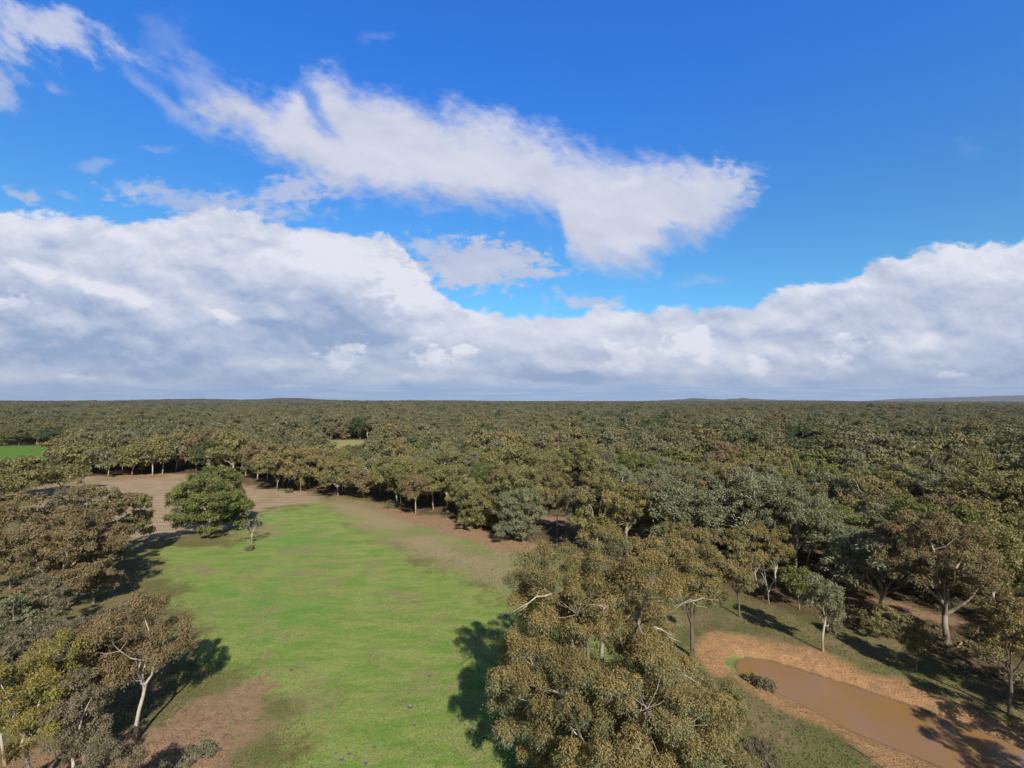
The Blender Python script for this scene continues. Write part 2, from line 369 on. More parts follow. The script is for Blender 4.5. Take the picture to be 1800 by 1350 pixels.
def ground_material():
    co = t.node('ShaderNodeNewGeometry').outputs['Position']
    A = lambda n: t.attr(n).outputs['Fac']
    nz = lambda s, d=5, r=.6: t.noise(co, s, d, r)
    big, mid, sml, tiny = nz(.035, 5, .6), nz(.16, 6, .62), nz(.9, 6, .65), nz(6.0, 4, .7)
    # streaky growth, drawn out along the mowing direction
    mp = t.node('ShaderNodeMapping'); t.put(mp.inputs['Vector'], co); mp.inputs['Rotation'].default_value = (0, 0, math.radians(18)); mp.inputs['Scale'].default_value = (.16, .42, 1)
    stk = t.noise(mp.outputs[0], 1.0, 7, .62)
    litter = t.mix(t.smooth(mid, .38, .62), (.125, .085, .05), (.22, .145, .085))
    litter = t.mix(t.smooth(sml, .46, .66), litter, (.12, .115, .045))
    olive = t.mix(t.smooth(mid, .40, .62), (.185, .175, .062), (.27, .205, .105))
    olive = t.mix(t.smooth(sml, .50, .70), olive, (.135, .185, .045))
    g = t.mix(t.smooth(stk, .38, .60), (.200, .335, .056), (.335, .385, .105))
    g = t.mix(t.smooth(big, .52, .66, 0, .8), g, (.165, .335, .062))
    g = t.mix(t.smooth(mid, .53, .70), g, (.345, .345, .120))
    g = t.mix(t.smooth(nz(.075, 6, .68), .51, .64), g, (.330, .290, .125))
    g = t.mix(t.mul(t.smooth(nz(.23, 7, .72), .55, .68), .75), g, (.30, .235, .12))
    g = t.mix(t.mul(t.smooth(nz(.33, 5, .7), .62, .72), .8), g, (.24, .36, .17))
    g = t.mix(t.smooth(sml, .50, .68, 0, .55), g, (.32, .31, .12))
    g = t.mix(t.smooth(t.noise(co, 1.7, 5, .7), .54, .70, 0, .6), g, (.10, .21, .035))
    dry = t.mix(t.smooth(mid, .4, .6), (.38, .325, .155), (.42, .315, .18))
    dry = t.mix(t.smooth(big, .45, .62), dry, (.26, .29, .095))
    rows = t.node('ShaderNodeTexWave', wave_type='BANDS', bands_direction='Y'); t.put(rows.inputs['Vector'], co)
    rows.inputs['Scale'].default_value = .085; rows.inputs['Distortion'].default_value = 2.2; rows.inputs['Detail'].default_value = 3; rows.inputs['Detail Scale'].default_value = .5
    tan = t.mix(t.smooth(mid, .36, .64), (.43, .305, .19), (.52, .385, .25))
    tan = t.mix(t.mul(t.smooth(rows.outputs['Fac'], .45, .9), .5), tan, (.34, .24, .155))
    tan = t.mix(t.mul(t.smooth(big, .52, .66), .6), tan, (.25, .225, .10))
    soil = t.mix(t.smooth(sml, .38, .62), (.46, .275, .165), (.35, .215, .135))
    sand = t.mix(t.smooth(sml, .34, .66), (.58, .325, .150), (.45, .25, .12))
    sand = t.mix(t.mul(t.smooth(t.noise(co, 3.2, 5, .7), .52, .66), .75), sand, (.30, .175, .10))
    sand = t.mix(t.mul(t.smooth(mid, .54, .66), .5), sand, (.24, .19, .10))
    wob = t.mul(t.sub(mid, .5), 1.0); wobs = t.mul(t.sub(sml, .5), 1.0); wobb = t.mul(t.sub(big, .5), 1.0)
    def edge(attr, w, a, b, c):
        d = t.add(A(attr), t.add(t.mul(wobb, a), t.add(t.mul(wob, b), t.mul(wobs, c))))
        return t.smooth(d, -w, w)
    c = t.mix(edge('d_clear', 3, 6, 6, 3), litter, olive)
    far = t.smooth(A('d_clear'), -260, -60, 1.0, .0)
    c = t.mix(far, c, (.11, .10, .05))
    c = t.mix(t.mul(edge('d_dry', 5, 14, 12, 5), 1.0), c, dry)
    c = t.mix(edge('d_brown', 2.0, 8, 9, 6), c, tan)
    c = t.mix(edge('d_green', 3.5, 28, 26, 14), c, g)
    c = t.mix(t.mul(edge('d_red', .9, 6, 10, 7), .9), c, soil)
    c = t.mix(t.mul(t.smooth(t.noise(co, .55, 6, .75), .56, .66), t.mul(t.smooth(A('d_red'), -3, 2), .6)), c, (.16, .15, .06))
    c = t.mix(edge('d_sand', 1.0, 0, 4, 2.6), c, sand)
    c = t.mix(edge('d_tip', .5, 0, 1, 1), c, (.19, .26, .07))
    c = t.mix(edge('d_fgreen', 6, 0, 0, 0), c, (.13, .25, .035))
    c = t.mix(edge('d_fyell', 5, 0, 0, 0), c, (.37, .36, .13))
    wet = t.smooth(t.add(A('d_pond'), t.mul(wobs, .5)), -.42, -.05)
    c = t.mix(t.mul(wet, .75), c, (.16, .095, .05))
    # leaf-scale grain
    c = t.mix(t.smooth(tiny, .30, .70, .30, .0), c, (.05, .045, .022))
    c = t.mix(t.smooth(t.noise(co, 17.0, 3, .7), .58, .75, .0, .30), c, (.42, .40, .24))
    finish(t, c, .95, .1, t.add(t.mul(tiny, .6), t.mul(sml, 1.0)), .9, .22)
ground_material()
dry_poly = gp([(560, 876), (640, 882), (740, 912), (960, 970), (1150, 1040), (1150, 1110), (960, 1080), (850, 1030), (740, 990), (640, 945), (560, 895)])
sides = {'d_clear': CLEAR, 'd_green': GREEN, 'd_brown': BROWN, 'd_sand': SAND, 'd_pond': POND, 'd_fgreen': FGREEN, 'd_fyell': FYELL, 'd_dry': dry_poly,
         'd_tip': gp([(1272, 1160), (1290, 1150), (1325, 1152), (1330, 1160), (1300, 1162), (1296, 1175), (1306, 1190), (1290, 1185)])}
at = {k: ('POINT', sdist(p, GX, GY).ravel()) for k, p in sides.items()}
at['d_red'] = ('POINT', red.ravel())
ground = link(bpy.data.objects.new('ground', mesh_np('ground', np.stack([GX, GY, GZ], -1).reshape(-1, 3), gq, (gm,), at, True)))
tag(ground, kind='structure')

# water of the dam
wm, t = new_mat('muddy_water')
co = t.node('ShaderNodeNewGeometry').outputs['Position']
wc = t.mix(t.smooth(t.noise(co, .16, 5, .55), .40, .62), (.325, .178, .064), (.305, .175, .088))
finish(t, wc, .16, .35, t.noise(co, 2.2, 3, .5), .05, .02)
P = np.array(POND); cen = P.mean(0)
P = np.array([p + (q / np.linalg.norm(q)) * .9 for p, q in ((P[i], np.array([(P[i] - P[i - 1])[1], -(P[i] - P[i - 1])[0]]) * 1.0) for i in range(len(P)))])
import mathutils.geometry as mg
S0 = sdist(POND, P[:, 0], P[:, 1])
if S0.mean() > 0: P = np.array([2 * np.array(a) - b for a, b in zip(POND, P)])
tri = mg.tessellate_polygon([[Vector((x, y, 0)) for x, y in P]])
water = link(bpy.data.objects.new('water', mesh_np('water', np.c_[P, np.full(len(P), WZ)], None, (wm,), T=[x if (P[x[1]][0] - P[x[0]][0]) * (P[x[2]][1] - P[x[0]][1]) - (P[x[1]][1] - P[x[0]][1]) * (P[x[2]][0] - P[x[0]][0]) > 0 else x[::-1] for x in tri])))
tag(water, kind='structure')

# far wooded hills: long low rises beyond the plain
hm, t = new_mat('wooded_hills')
co = t.node('ShaderNodeNewGeometry').outputs['Position']
hc = t.mix(t.smooth(t.noise(co, .012, 6, .7), .38, .62), (.050, .055, .030), (.105, .095, .055))
finish(t, hc, .95, .1, t.noise(co, .03, 5, .7), 1.0, 12.0)
def hills(px0, px1, dist, prof, depth):
    n, k = 160, 10
    u = np.linspace(px0, px1, n)
    hgt = np.interp(u, [p[0] for p in prof], [p[1] for p in prof])
    hh = np.maximum(CAMH + (HZ - hgt) / F * dist + 3.0 * vnoise(u * 1.0, u * 0, .25, px0) * dist / 6000, -5)
    V = []
    for j in range(k + 1):
        w = j / k; d = dist + (w - .5) * depth
        s = math.sin(math.pi * w) ** .8 if 0 < w < 1 else 0
        for i in range(n):
            V.append(((u[i] - CX) / F * d, d, hh[i] * s - 2))
    q = [(j * n + i, j * n + i + 1, (j + 1) * n + i + 1, (j + 1) * n + i) for j in range(k) for i in range(n - 1)]
    o = link(bpy.data.objects.new('hills', mesh_np('hills', V, q, (hm,), None, True))); tag(o, kind='structure')
hills(-300, 860, 5200, [(-300, 705), (0, 703.5), (150, 704.5), (240, 702.5), (300, 701), (360, 700.5), (420, 702), (460, 701.5), (490, 699), (530, 699.5), (570, 702), (640, 704), (760, 706), (860, 707)], 1500)
hills(700, 1150, 8500, [(700, 706), (760, 703.5), (800, 703), (860, 704.5), (930, 705.5), (1000, 704), (1150, 707)], 2500)
hills(1080, 1560, 9500, [(1080, 707), (1180, 702.5), (1225, 699.8), (1270, 702), (1305, 699.5), (1350, 702), (1380, 703), (1450, 703.5), (1560, 706)], 2200)
hills(1500, 2300, 12300, [(1500, 706), (1580, 700.5), (1640, 699.8), (1700, 697.5), (1760, 695.5), (1830, 694.5), (1950, 697), (2300, 703)], 2600)

# ------------------------------------------------------------------ tree materials
def bark_mat(name, pale, dark, zb=.9, low=None):
    m, t = new_mat(name)
    tc = t.node('ShaderNodeTexCoord').outputs['Object']
    mp = t.node('ShaderNodeMapping'); t.put(mp.inputs['Vector'], tc); mp.inputs['Scale'].default_value = (1, 1, .3)
    n1, n2 = t.noise(mp.outputs[0], 1.6, 6, .65), t.noise(mp.outputs[0], 9, 5, .7)
    c = t.mix(t.smooth(n1, .44, .62), pale, dark)
    c = t.mix(t.smooth(n2, .52, .72, 0, .5), c, tuple(v * .55 for v in dark))
    if low:
        z = t.sep(tc)[2]
        c = t.mix(t.smooth(t.add(z, t.mul(t.sub(n1, .5), zb * 2)), zb * .6, zb * 1.5, 1, 0), c, low)
    finish(t, c, .85, .2, t.add(n1, t.mul(n2, .4)), .5, .05)
    return m
BARK_W = bark_mat('smooth_white_bark', (.56, .50, .42), (.34, .28, .22), 1.3, (.33, .22, .14))
BARK_G = bark_mat('grey_brown_bark', (.36, .31, .25), (.19, .145, .105), 1.5, (.19, .15, .11))
BARK_D = bark_mat('dark_furrowed_bark', (.16, .13, .10), (.075, .058, .045))
def leaf_mat(name, cols, tip, tipw=.5, vary=0.0):
    """foliage: leaf to leaf variation, new growth of another colour on the shoot tips"""
    m, t = new_mat(name)
    rnd, tp = t.attr('rnd').outputs['Fac'], t.attr('tip').outputs['Fac']
    oi = t.node('ShaderNodeObjectInfo')
    if vary:
        # neighbouring trees differ; whole stands lean towards one kind
        loc = t.noise(oi.outputs['Location'], .008, 4, .65)
        k = t.add(t.mul(oi.outputs['Random'], .72), t.mul(t.sub(loc, .5), 1.4))
        r = t.node('ShaderNodeValToRGB'); r.color_ramp.interpolation = 'LINEAR'
        stops = cols
        r.color_ramp.elements[0].position = 0; r.color_ramp.elements[0].color = stops[0] + (1,)
        r.color_ramp.elements[1].position = 1; r.color_ramp.elements[1].color = stops[-1] + (1,)
        for i, s in enumerate(stops[1:-1]):
            e = r.color_ramp.elements.new((i + 1) / (len(stops) - 1)); e.color = s + (1,)
        t.put(r.inputs[0], k); base = r.outputs[0]
        tw = t.mul(t.smooth(t.m('FRACT', t.mul(oi.outputs['Random'], 7.31)), .35, 1.0), tipw)
    else:
        base, tw = t.mix(t.smooth(rnd, .1, .9), cols[0], cols[1]), tipw
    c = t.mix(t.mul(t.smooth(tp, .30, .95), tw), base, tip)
    br = t.lin(rnd, 0, 1, .80, 1.20)
    c = t.mix(1.0, c, t.xyz(br, br, t.mul(br, .97)), 'MULTIPLY')
    b = t.node('ShaderNodeBsdfPrincipled'); t.put(b.inputs['Base Color'], c)
    b.inputs['Roughness'].default_value = .55; b.inputs['Specular IOR Level'].default_value = .12
    tr = t.node('ShaderNodeBsdfTranslucent'); t.put(tr.inputs[0], t.mix(1.0, c, (1.15, 1.1, .5), 'MULTIPLY'))
    mx = t.node('ShaderNodeMixShader'); mx.inputs[0].default_value = .22
    t.t.links.new(b.outputs[0], mx.inputs[1]); t.t.links.new(tr.outputs[0], mx.inputs[2])
    o = t.node('ShaderNodeOutputMaterial'); t.t.links.new(mx.outputs[0], o.inputs[0])
    return m
L = 1.0
LEAF = {
 'olive':  leaf_mat('olive_leaves', [(.155, .165, .066), (.260, .245, .108)], (.32, .255, .115), .40),
 'gold':   leaf_mat('olive_gold_leaves', [(.125, .148, .076), (.215, .225, .128)], (.38, .255, .090), .62),
 'brown':  leaf_mat('red_brown_leaves', [(.150, .135, .070), (.250, .208, .115)], (.28, .19, .105), .55),
 'grey':   leaf_mat('grey_green_leaves', [(.150, .168, .098), (.260, .265, .165)], (.28, .265, .150), .35),
 'green':  leaf_mat('deep_green_leaves', [(.085, .120, .042), (.170, .190, .070)], (.25, .250, .080), .55),
 'yellow': leaf_mat('yellow_olive_leaves', [(.150, .155, .055), (.240, .230, .085)], (.36, .28, .08), .6),
 'dusk':   leaf_mat('dull_brown_grey_leaves', [(.145, .135, .088), (.240, .208, .138)], (.25, .20, .125), .4),
}
CNAME = {'olive': 'olive', 'gold': 'gold-tipped olive', 'brown': 'red-brown', 'grey': 'grey-green', 'green': 'deep green', 'yellow': 'yellow-olive', 'dusk': 'dull brownish grey'}
LEAF_MIX = leaf_mat('mixed_forest_leaves', [(.090, .115, .055), (.150, .160, .090), (.225, .225, .145), (.180, .180, .085), (.225, .200, .105), (.190, .150, .090), (.115, .128, .062)], (.33, .24, .115), .45, 1.0)

# ------------------------------------------------------------------ tree shapes
def tube(pts, rad, n=6):
    pts = np.asarray(pts, float); V = []; m = len(pts)
    for i in range(m):
        d = pts[min(i + 1, m - 1)] - pts[max(i - 1, 0)]; d /= np.linalg.norm(d) + 1e-9
        a = np.cross(d, (0.3, 1, .1)); a /= np.linalg.norm(a) + 1e-9; b = np.cross(d, a)
        th = np.linspace(0, 2 * math.pi, n, endpoint=False)
        V.append(pts[i] + rad[i] * (np.cos(th)[:, None] * a + np.sin(th)[:, None] * b))
    V = np.concatenate(V); q = []
    for i in range(m - 1):
        for j in range(n):
            k = (j + 1) % n
            q.append((i * n + j, (i + 1) * n + j, (i + 1) * n + k, i * n + k))
    return V, np.array(q)
def join(parts):
    V, Q, o = [], [], 0
    for v, q in parts:
        V.append(v); Q.append(q + o); o += len(v)
    return np.concatenate(V), np.concatenate(Q)
def path(r, a, b, n=5, wob=.08, sag=0.0, up=.0):
    a, b = np.asarray(a, float), np.asarray(b, float); L_ = np.linalg.norm(b - a)
    s = np.linspace(0, 1, n)[:, None]
    p = a + (b - a) * s
    w = np.sin(np.pi * s)
    p += w * r.normal(0, wob, 3) * L_ * .6
    p[1:-1] += r.normal(0, wob * .35, (n - 2, 3)) * L_
    p[:, 2] += (w[:, 0] * (up - sag)) * L_
    return p
STY = {  # trunk share, crown bottom, heads, head size, clumps, clump size, limbs, flatness
 'spread': dict(fork=.22, zb=.24, M=8, rs=.40, K=62, a=.165, limbs=6, flat=.78),
 'dome':   dict(fork=.26, zb=.24, M=7, rs=.42, K=54, a=.18, limbs=5, flat=.85),
 'tall':   dict(fork=.36, zb=.32, M=9, rs=.46, K=56, a=.205, limbs=5, flat=1.0),
 'open':   dict(fork=.38, zb=.38, M=7, rs=.44, K=44, a=.20, limbs=6, flat=.95),
 'grove':  dict(fork=.18, zb=.10, M=12, rs=.36, K=90, a=.15, limbs=7, flat=.78),
 'dense':  dict(fork=.14, zb=-.02, M=20, rs=.36, K=140, a=.15, limbs=7, flat=.82),
 'sparse': dict(fork=.25, zb=.28, M=6, rs=.42, K=28, a=.17, limbs=6, flat=.85),
 'bare':   dict(fork=.30, zb=.30, M=7, rs=.42, K=34, a=.10, limbs=7, flat=.9),
 'bush':   dict(fork=.10, zb=-.02, M=4, rs=.55, K=26, a=.26, limbs=5, flat=.85),
 'big':    dict(fork=.13, zb=.05, M=23, rs=.33, K=290, a=.114, limbs=15, flat=.92),
}
def build_tree(seed, H, R, style, leaf, cover=2.2, bark_r=1.0, limb_parts=False, lean=0.0, nmax=200000):
    r = np.random.default_rng(seed); S = STY[style]
    zb, K = S['zb'] * H, S['K']
    # clump centres: spread through an uneven dome
    hc = (H - zb)
    az_amp = r.uniform(-.18, .18, 3); az_ph = r.uniform(0, 6.28, 3)
    def rim(th): return 1 + sum(az_amp[i] * np.sin((i + 1) * th + az_ph[i]) for i in range(3))
    # heads first (one on each main limb), then clumps over the upper and outer side of every head
    M, rs = S['M'], S['rs'] * R
    Hd = []
    for k in range(M):
        best, bd = None, -1
        for _ in range(18):
            th = r.uniform(0, 2 * math.pi); el = math.asin(r.uniform(-.75, 1.0)); rr = r.uniform(.55, 1.0)
            cx = math.cos(el) ** .8 * rr * rim(th) * (1 if el > 0 else 1 - .2 * abs(math.sin(el)))
            p = np.array([math.cos(th) * cx * (R - rs * .8), math.sin(th) * cx * (R - rs * .8), zb + rs * .55 + max(hc - rs * 1.35, .1) * (.45 + .55 * math.sin(el) * rr)])
            d = min([np.linalg.norm((p - q) * (1, 1, 1.2)) for q in Hd]) if Hd else 1
            if d > bd: best, bd = p, d
        Hd.append(best)
    Hd = np.array(Hd); Hs = r.uniform(.72, 1.22, M)
    C, hk = [], []
    for k in range(K):
        best, bd, bh = None, -1, 0
        for _ in range(14):
            m = int(r.integers(0, M)); d0 = r.normal(0, 1, 3); d0[2] = abs(d0[2]) * 1.0 - .35; d0 += .35 * (Hd[m] - (0, 0, H * .45)) / R
            d0 /= np.linalg.norm(d0)
            p = Hd[m] + d0 * rs * Hs[m] * r.uniform(.62, 1.0) * (1, 1, .85)
            d = min([np.linalg.norm(p - q) for q in C]) if C else 1
            if d > bd: best, bd, bh = p, d, m
        C.append(best); hk.append(bh)
    C = np.array(C); hk = np.array(hk); C[:, 2] = np.clip(C[:, 2], R * S['a'] * .5, H - R * S['a'] * S['flat'] * .7)
    A = R * S['a'] * r.uniform(.62, 1.30, K)
    # ---- wood
    fork = S['fork'] * H; rb = .0155 * H * bark_r * (1.5 if style == 'big' else 1)
    top = np.array([lean * fork * .6 + r.normal(0, .02) * H, r.normal(0, .03) * H, fork])
    trunk_p = path(r, (0, 0, -.4), top, 6, .02)
    trunk = [tube(trunk_p, rb * np.array([1.35, 1.0, .9, .84, .78, .72]), 8)]
    nl = S['limbs']; E = Hd; idx = [int(np.argmax(np.linalg.norm(E - top, axis=1)))]; nl = min(nl, M)
    while len(idx) < nl:
        d = np.min([np.linalg.norm(E - E[i], axis=1) for i in idx], 0); idx.append(int(np.argmax(d)))
    limbs, limb_paths = [], []
    for i in idx:
        s0 = trunk_p[-1] if r.random() < .5 else trunk_p[-2] * (.5) + trunk_p[-1] * .5
        e = top + (E[i] - top) * r.uniform(.95, 1.08)
        mid = s0 + (e - s0) * (.34, .34, .62) + r.normal(0, .03, 3) * H
        q = np.linspace(0, 1, 7)[:, None]; p = (1 - q) ** 2 * s0 + 2 * q * (1 - q) * mid + q * q * e
        p[1:-1] += r.normal(0, .010, (5, 3)) * H
        limb_paths.append((p, rb * .58)); limbs.append([tube(p, rb * np.array([.72, .60, .50, .40, .31, .22, .12]), 6)])
    for k in range(K):
        best = None
        for li, (p, _) in enumerate(limb_paths):
            for j in range(2, 7):
                d = np.linalg.norm(C[k] - p[j]) + (p[j][2] > C[k][2]) * 1.0
                if best is None or d < best[0]: best = (d, li, j)
        _, li, j = best; p = limb_paths[li][0]
        if best[0] > .25:
            q = path(r, p[j], C[k] + (0, 0, A[k] * .15), 4, .10, 0, -.06)
            rr = rb * [.72, .60, .50, .40, .31, .22, .12][j] * .6
            limbs[li].append(tube(q, rr * np.array([1, .75, .5, .2]), 5))
            for _ in range(2 if R > 4 else 1):
                e = C[k] + r.normal(0, .5, 3) * A[k]
                limbs[li].append(tube(path(r, q[-2], e, 3, .1), rr * np.array([.45, .3, .1]), 4))
    # ---- leaves
    w = leaf * .42
    area = 4 * math.pi * (A ** 2) * .62
    n = int(min(nmax, cover * area.sum() / (leaf * w * .5) * .5))
    pr = A ** 2 / (A ** 2).sum(); ck = r.choice(K, n, p=pr)
    NL = 11
    ld = r.normal(0, 1, (K, NL, 3)); ld[..., 2] = np.abs(ld[..., 2]) * .9 - .25; ld /= np.linalg.norm(ld, axis=2, keepdims=True)
    lk = r.integers(0, NL, n)
    u = r.normal(0, 1, (n, 3)); u[:, 2] += .25; u /= np.linalg.norm(u, axis=1, keepdims=True)
    u *= (r.uniform(.35, 1, (n, 1)) ** .5)
    ls = r.uniform(.34, .55, (K, NL))[ck, lk][:, None]
    off = (ld[ck, lk] * .66 + u * ls)
    sc = np.array([1, 1, S['flat']])
    Pt = C[ck] + off * A[ck][:, None] * sc
    hang = r.random(n) < .25
    Pt[hang, 2] -= r.exponential(.16, hang.sum()) * A[ck][hang]
    stray = r.random(n) < .02
    Pt[stray] += r.normal(0, .3, (stray.sum(), 3)) * A[ck][stray][:, None]
    Pt[:, 2] = np.maximum(Pt[:, 2], .1)
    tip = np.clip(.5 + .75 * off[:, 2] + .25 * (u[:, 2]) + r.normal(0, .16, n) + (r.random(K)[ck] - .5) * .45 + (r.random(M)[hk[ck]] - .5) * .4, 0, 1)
    ax = r.normal(0, .62, (n, 3)); ax[:, 2] -= .55; ax += .3 * off
    ax /= np.linalg.norm(ax, axis=1, keepdims=True)
    nr = off * 1.1 + u * .5 + r.normal(0, .55, (n, 3))          # sprays face outward from their clump
    b = np.cross(ax, nr); b /= np.linalg.norm(b, axis=1, keepdims=True) + 1e-9
    lf = (leaf * r.uniform(.6, 1.35, n))[:, None]; wd = lf * .42 * .5
    V = np.stack([Pt, Pt + ax * lf * .45 + b * wd, Pt + ax * lf, Pt + ax * lf * .45 - b * wd], 1).reshape(-1, 3)
    Q = np.arange(n * 4).reshape(-1, 4)
    rn = r.random(n) * .5 + r.random(K)[ck] * .3 + r.random(M)[hk[ck]] * .2
    return dict(trunk=trunk, limbs=limbs, V=V, Q=Q, tip=tip, rnd=rn, H=H, R=R)
def crown_mesh(name, T, mat):
    return mesh_np(name, T['V'], T['Q'], (mat,), {'tip': ('FACE', T['tip']), 'rnd': ('FACE', T['rnd'])})
def wood_mesh(name, parts, mat):
    v, q = join(parts); return mesh_np(name, v, q, (mat,), None, True)

def place_root(name, x, y, rot, s=(1, 1, 1)):
    o = bpy.data.objects.new(name, None); o.empty_display_size = .5
    o.location = (x, y, float(terrain(x, y))); o.rotation_euler = (0, 0, rot); o.scale = s
    return link(o)

HERO = []     # (x, y, R, H) for keeping the filled-in forest clear of them
def hero(px, py, top_py, wpx, style, col, label, seed, bark=BARK_G, cover=2.2, leafk=1.0, cat='tree', name='eucalyptus_tree', group=None, lean=0.0, bark_r=1.0, dtop=0.0, nmax=200000):
    x, y = gnd(px, py)
    D = y + dtop
    H = CAMH - (top_py - HZ) / F * D
    u = (px - CX) / F
    R = wpx * y / F / 2 / math.sqrt(1 + .5 * u * u)
    leaf = max(.13, math.hypot(x, y) * .0032) * leafk
    T = build_tree(seed, H, R, style, leaf, cover, bark_r, True, lean, nmax)
    root = place_root(name, x, y, 0)
    tag(root, label, cat, group)
    if style == 'bare': style = None
    link(bpy.data.objects.new('trunk', wood_mesh('trunk', T['trunk'], bark)), root)
    for lp in T['limbs']:
        link(bpy.data.objects.new('limb', wood_mesh('limb', lp, bark)), root)
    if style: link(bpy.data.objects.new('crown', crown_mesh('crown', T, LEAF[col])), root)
    HERO.append((x, y, R, H))
    return root, T

# ------------------------------------------------------------------ trees one can single out
root, T = hero(1070, 1400, 922, 425, 'big', 'gold', 'largest eucalyptus in the foreground, many gold-tipped rounded clumps, beside the paddock', 101, BARK_G, 2.4, 1.1, dtop=1, nmax=480000, bark_r=.85)
rb_ = np.random.default_rng(77)
for k in range(12):                                     # bare pale branches that stick out between the clumps
    th = math.radians(-90) + rb_.uniform(-1.3, 1.3); z_ = rb_.uniform(.25, .85) * T['H']; q_ = T['R'] * math.sqrt(max(.1, 1 - (2 * z_ / T['H'] - .9) ** 2 * .8))
    a_ = np.array([math.cos(th) * q_ * .66, math.sin(th) * q_ * .66, z_]); b_ = a_ + np.array([math.cos(th) * 2.2, math.sin(th) * 1.6, rb_.uniform(-.2, 1.6)]) + rb_.normal(0, .9, 3)
    pp = path(rb_, a_, b_, 6, .08); prt = [tube(pp, .065 * np.array([1.1, 1, .8, .6, .45, .2]), 5)]
    for j in (2, 3, 4): prt.append(tube(path(rb_, pp[j], pp[j] + rb_.normal(0, .7, 3), 3, .1), .03 * np.array([1, .7, .3]), 4))
    link(bpy.data.objects.new('dead_branch', wood_mesh('dead_branch', prt, BARK_W)), root)
hero(1215, 1158, 905, 175, 'dome', 'gold', 'orange-topped eucalyptus close behind the largest foreground tree, near the end of the dam', 102, BARK_D, 2.0)
hero(1228, 1390, 1165, 195, 'dense', 'olive', 'low leafy olive eucalyptus beside the largest foreground tree, between it and the dam', 103, BARK_G, 1.8)
hero(1300, 1085, 945, 75, 'dome', 'gold', 'small gold-topped gum at the right shoulder of the foreground trees', 104, BARK_D)
# left foreground group
hero(235, 1308, 1026, 200, 'open', 'brown', 'slender gum with a bare white forked trunk at the lower left of the paddock', 171, BARK_W, 2.1, lean=.10, bark_r=.8)
hero(190, 1258, 1048, 135, 'tall', 'dusk', 'dull brown gum just left of the white-trunked gum', 112, BARK_G, 1.9)
hero(112, 1325, 1068, 150, 'tall', 'dusk', 'thin pale-stemmed gum behind the yellowish tree at the lower left', 113, BARK_W, 1.8)
hero(60, 1400, 1118, 190, 'tall', 'yellow', 'yellow-olive gum at the lower left corner, nearest the camera', 114, BARK_W, 1.7)
hero(150, 1345, 1130, 95, 'sparse', 'dusk', 'thin leafless-looking sapling in the shade at the lower left', 137, BARK_W, .6)
hero(-60, 1330, 1120, 160, 'tall', 'olive', 'olive gum cut off by the left edge beside the yellowish one', 115, BARK_D, 1.6)
hero(20, 1180, 1028, 105, 'dense', 'grey', 'short grey-green gum at the left edge below the red-brown grove', 116, BARK_G)
hero(108, 1076, 880, 190, 'grove', 'brown', 'broad red-brown gum with a thick pale trunk left of the paddock', 117, BARK_G, 2.4)
hero(18, 1035, 862, 170, 'grove', 'brown', 'red-brown gum at the left edge beside the broad one', 118, BARK_G, 2.4)
hero(150, 1020, 852, 150, 'grove', 'brown', 'tallest red-brown gum of the left grove, behind the broad one', 119, BARK_G, 2.4)
hero(215, 985, 850, 115, 'spread', 'olive', 'gum with a crown spreading over the brown field, right end of the left grove', 120, BARK_G, 2.2)
hero(-70, 990, 840, 180, 'grove', 'brown', 'red-brown gum cut by the left edge at the back of the grove', 121, BARK_G)
hero(130, 955, 838, 110, 'spread', 'dusk', 'brownish gum half hidden behind the left grove', 122, BARK_G)
hero(30, 880, 805, 130, 'spread', 'olive', 'olive gum at the left edge before the small green field', 123, BARK_G)
hero(110, 868, 812, 90, 'spread', 'olive', 'low olive gum at the near left corner of the brown field', 124, BARK_G)
hero(-60, 870, 800, 120, 'spread', 'olive', 'olive gum beyond the left edge of the brown field', 125, BARK_G)
hero(330, 1345, 1310, 90, 'sparse', 'grey', 'scrubby grey sapling on the red soil at the bottom edge', 126, BARK_G, 1.3)
hero(-160, 1640, 1325, 270, 'dome', 'olive', 'olive gum at the very bottom left corner, mostly outside the frame', 127, BARK_D, 1.6)
hero(60, 1760, 1350, 250, 'dome', 'dusk', 'dull brown gum below the frame at the lower left', 128, BARK_D, 1.5)
hero(-260, 1440, 1150, 240, 'dome', 'olive', 'olive gum outside the left edge, second from the corner', 129, BARK_D, 1.5)
hero(165, 1215, 1085, 100, 'tall', 'dusk', 'thin dull gum in the shade between the white-trunked gum and the grove', 130, BARK_G, 1.9)
hero(40, 1290, 1075, 150, 'tall', 'dusk', 'thin brownish gum behind the yellow-olive gum at the lower left', 133, BARK_W, 1.8)
hero(70, 1150, 1000, 110, 'grove', 'dusk', 'shaded brownish gum between the grey-green gum and the broad red-brown gum', 134, BARK_G, 1.8)
hero(-90, 1120, 940, 170, 'grove', 'olive', 'olive gum cut by the left edge in front of the red-brown grove', 135, BARK_G, 1.8)
hero(165, 1062, 905, 110, 'grove', 'brown', 'smaller red-brown gum at the right foot of the broad one', 136, BARK_G, 2.0)
hero(10, 1345, 1150, 130, 'tall', 'olive', 'olive gum in the corner shadow left of the yellow-olive gum', 138, BARK_W, 1.8)
hero(135, 1400, 1172, 125, 'tall', 'dusk', 'short dull gum in front of the pale-stemmed gum at the lower left', 139, BARK_W, 1.7)
hero(168, 1540, 1292, 150, 'tall', 'dusk', 'low dull gum at the bottom edge left of the white-trunked gum', 140, BARK_D, 1.5)
# paddock trees
hero(368, 942, 806, 145, 'dense', 'green', 'round deep green tree standing alone in the middle of the paddock', 131, BARK_G, 2.6)
hero(443, 957, 893, 56, 'sparse', 'dusk', 'half-bare scraggly tree beside the round deep green tree', 132, BARK_W, .45)
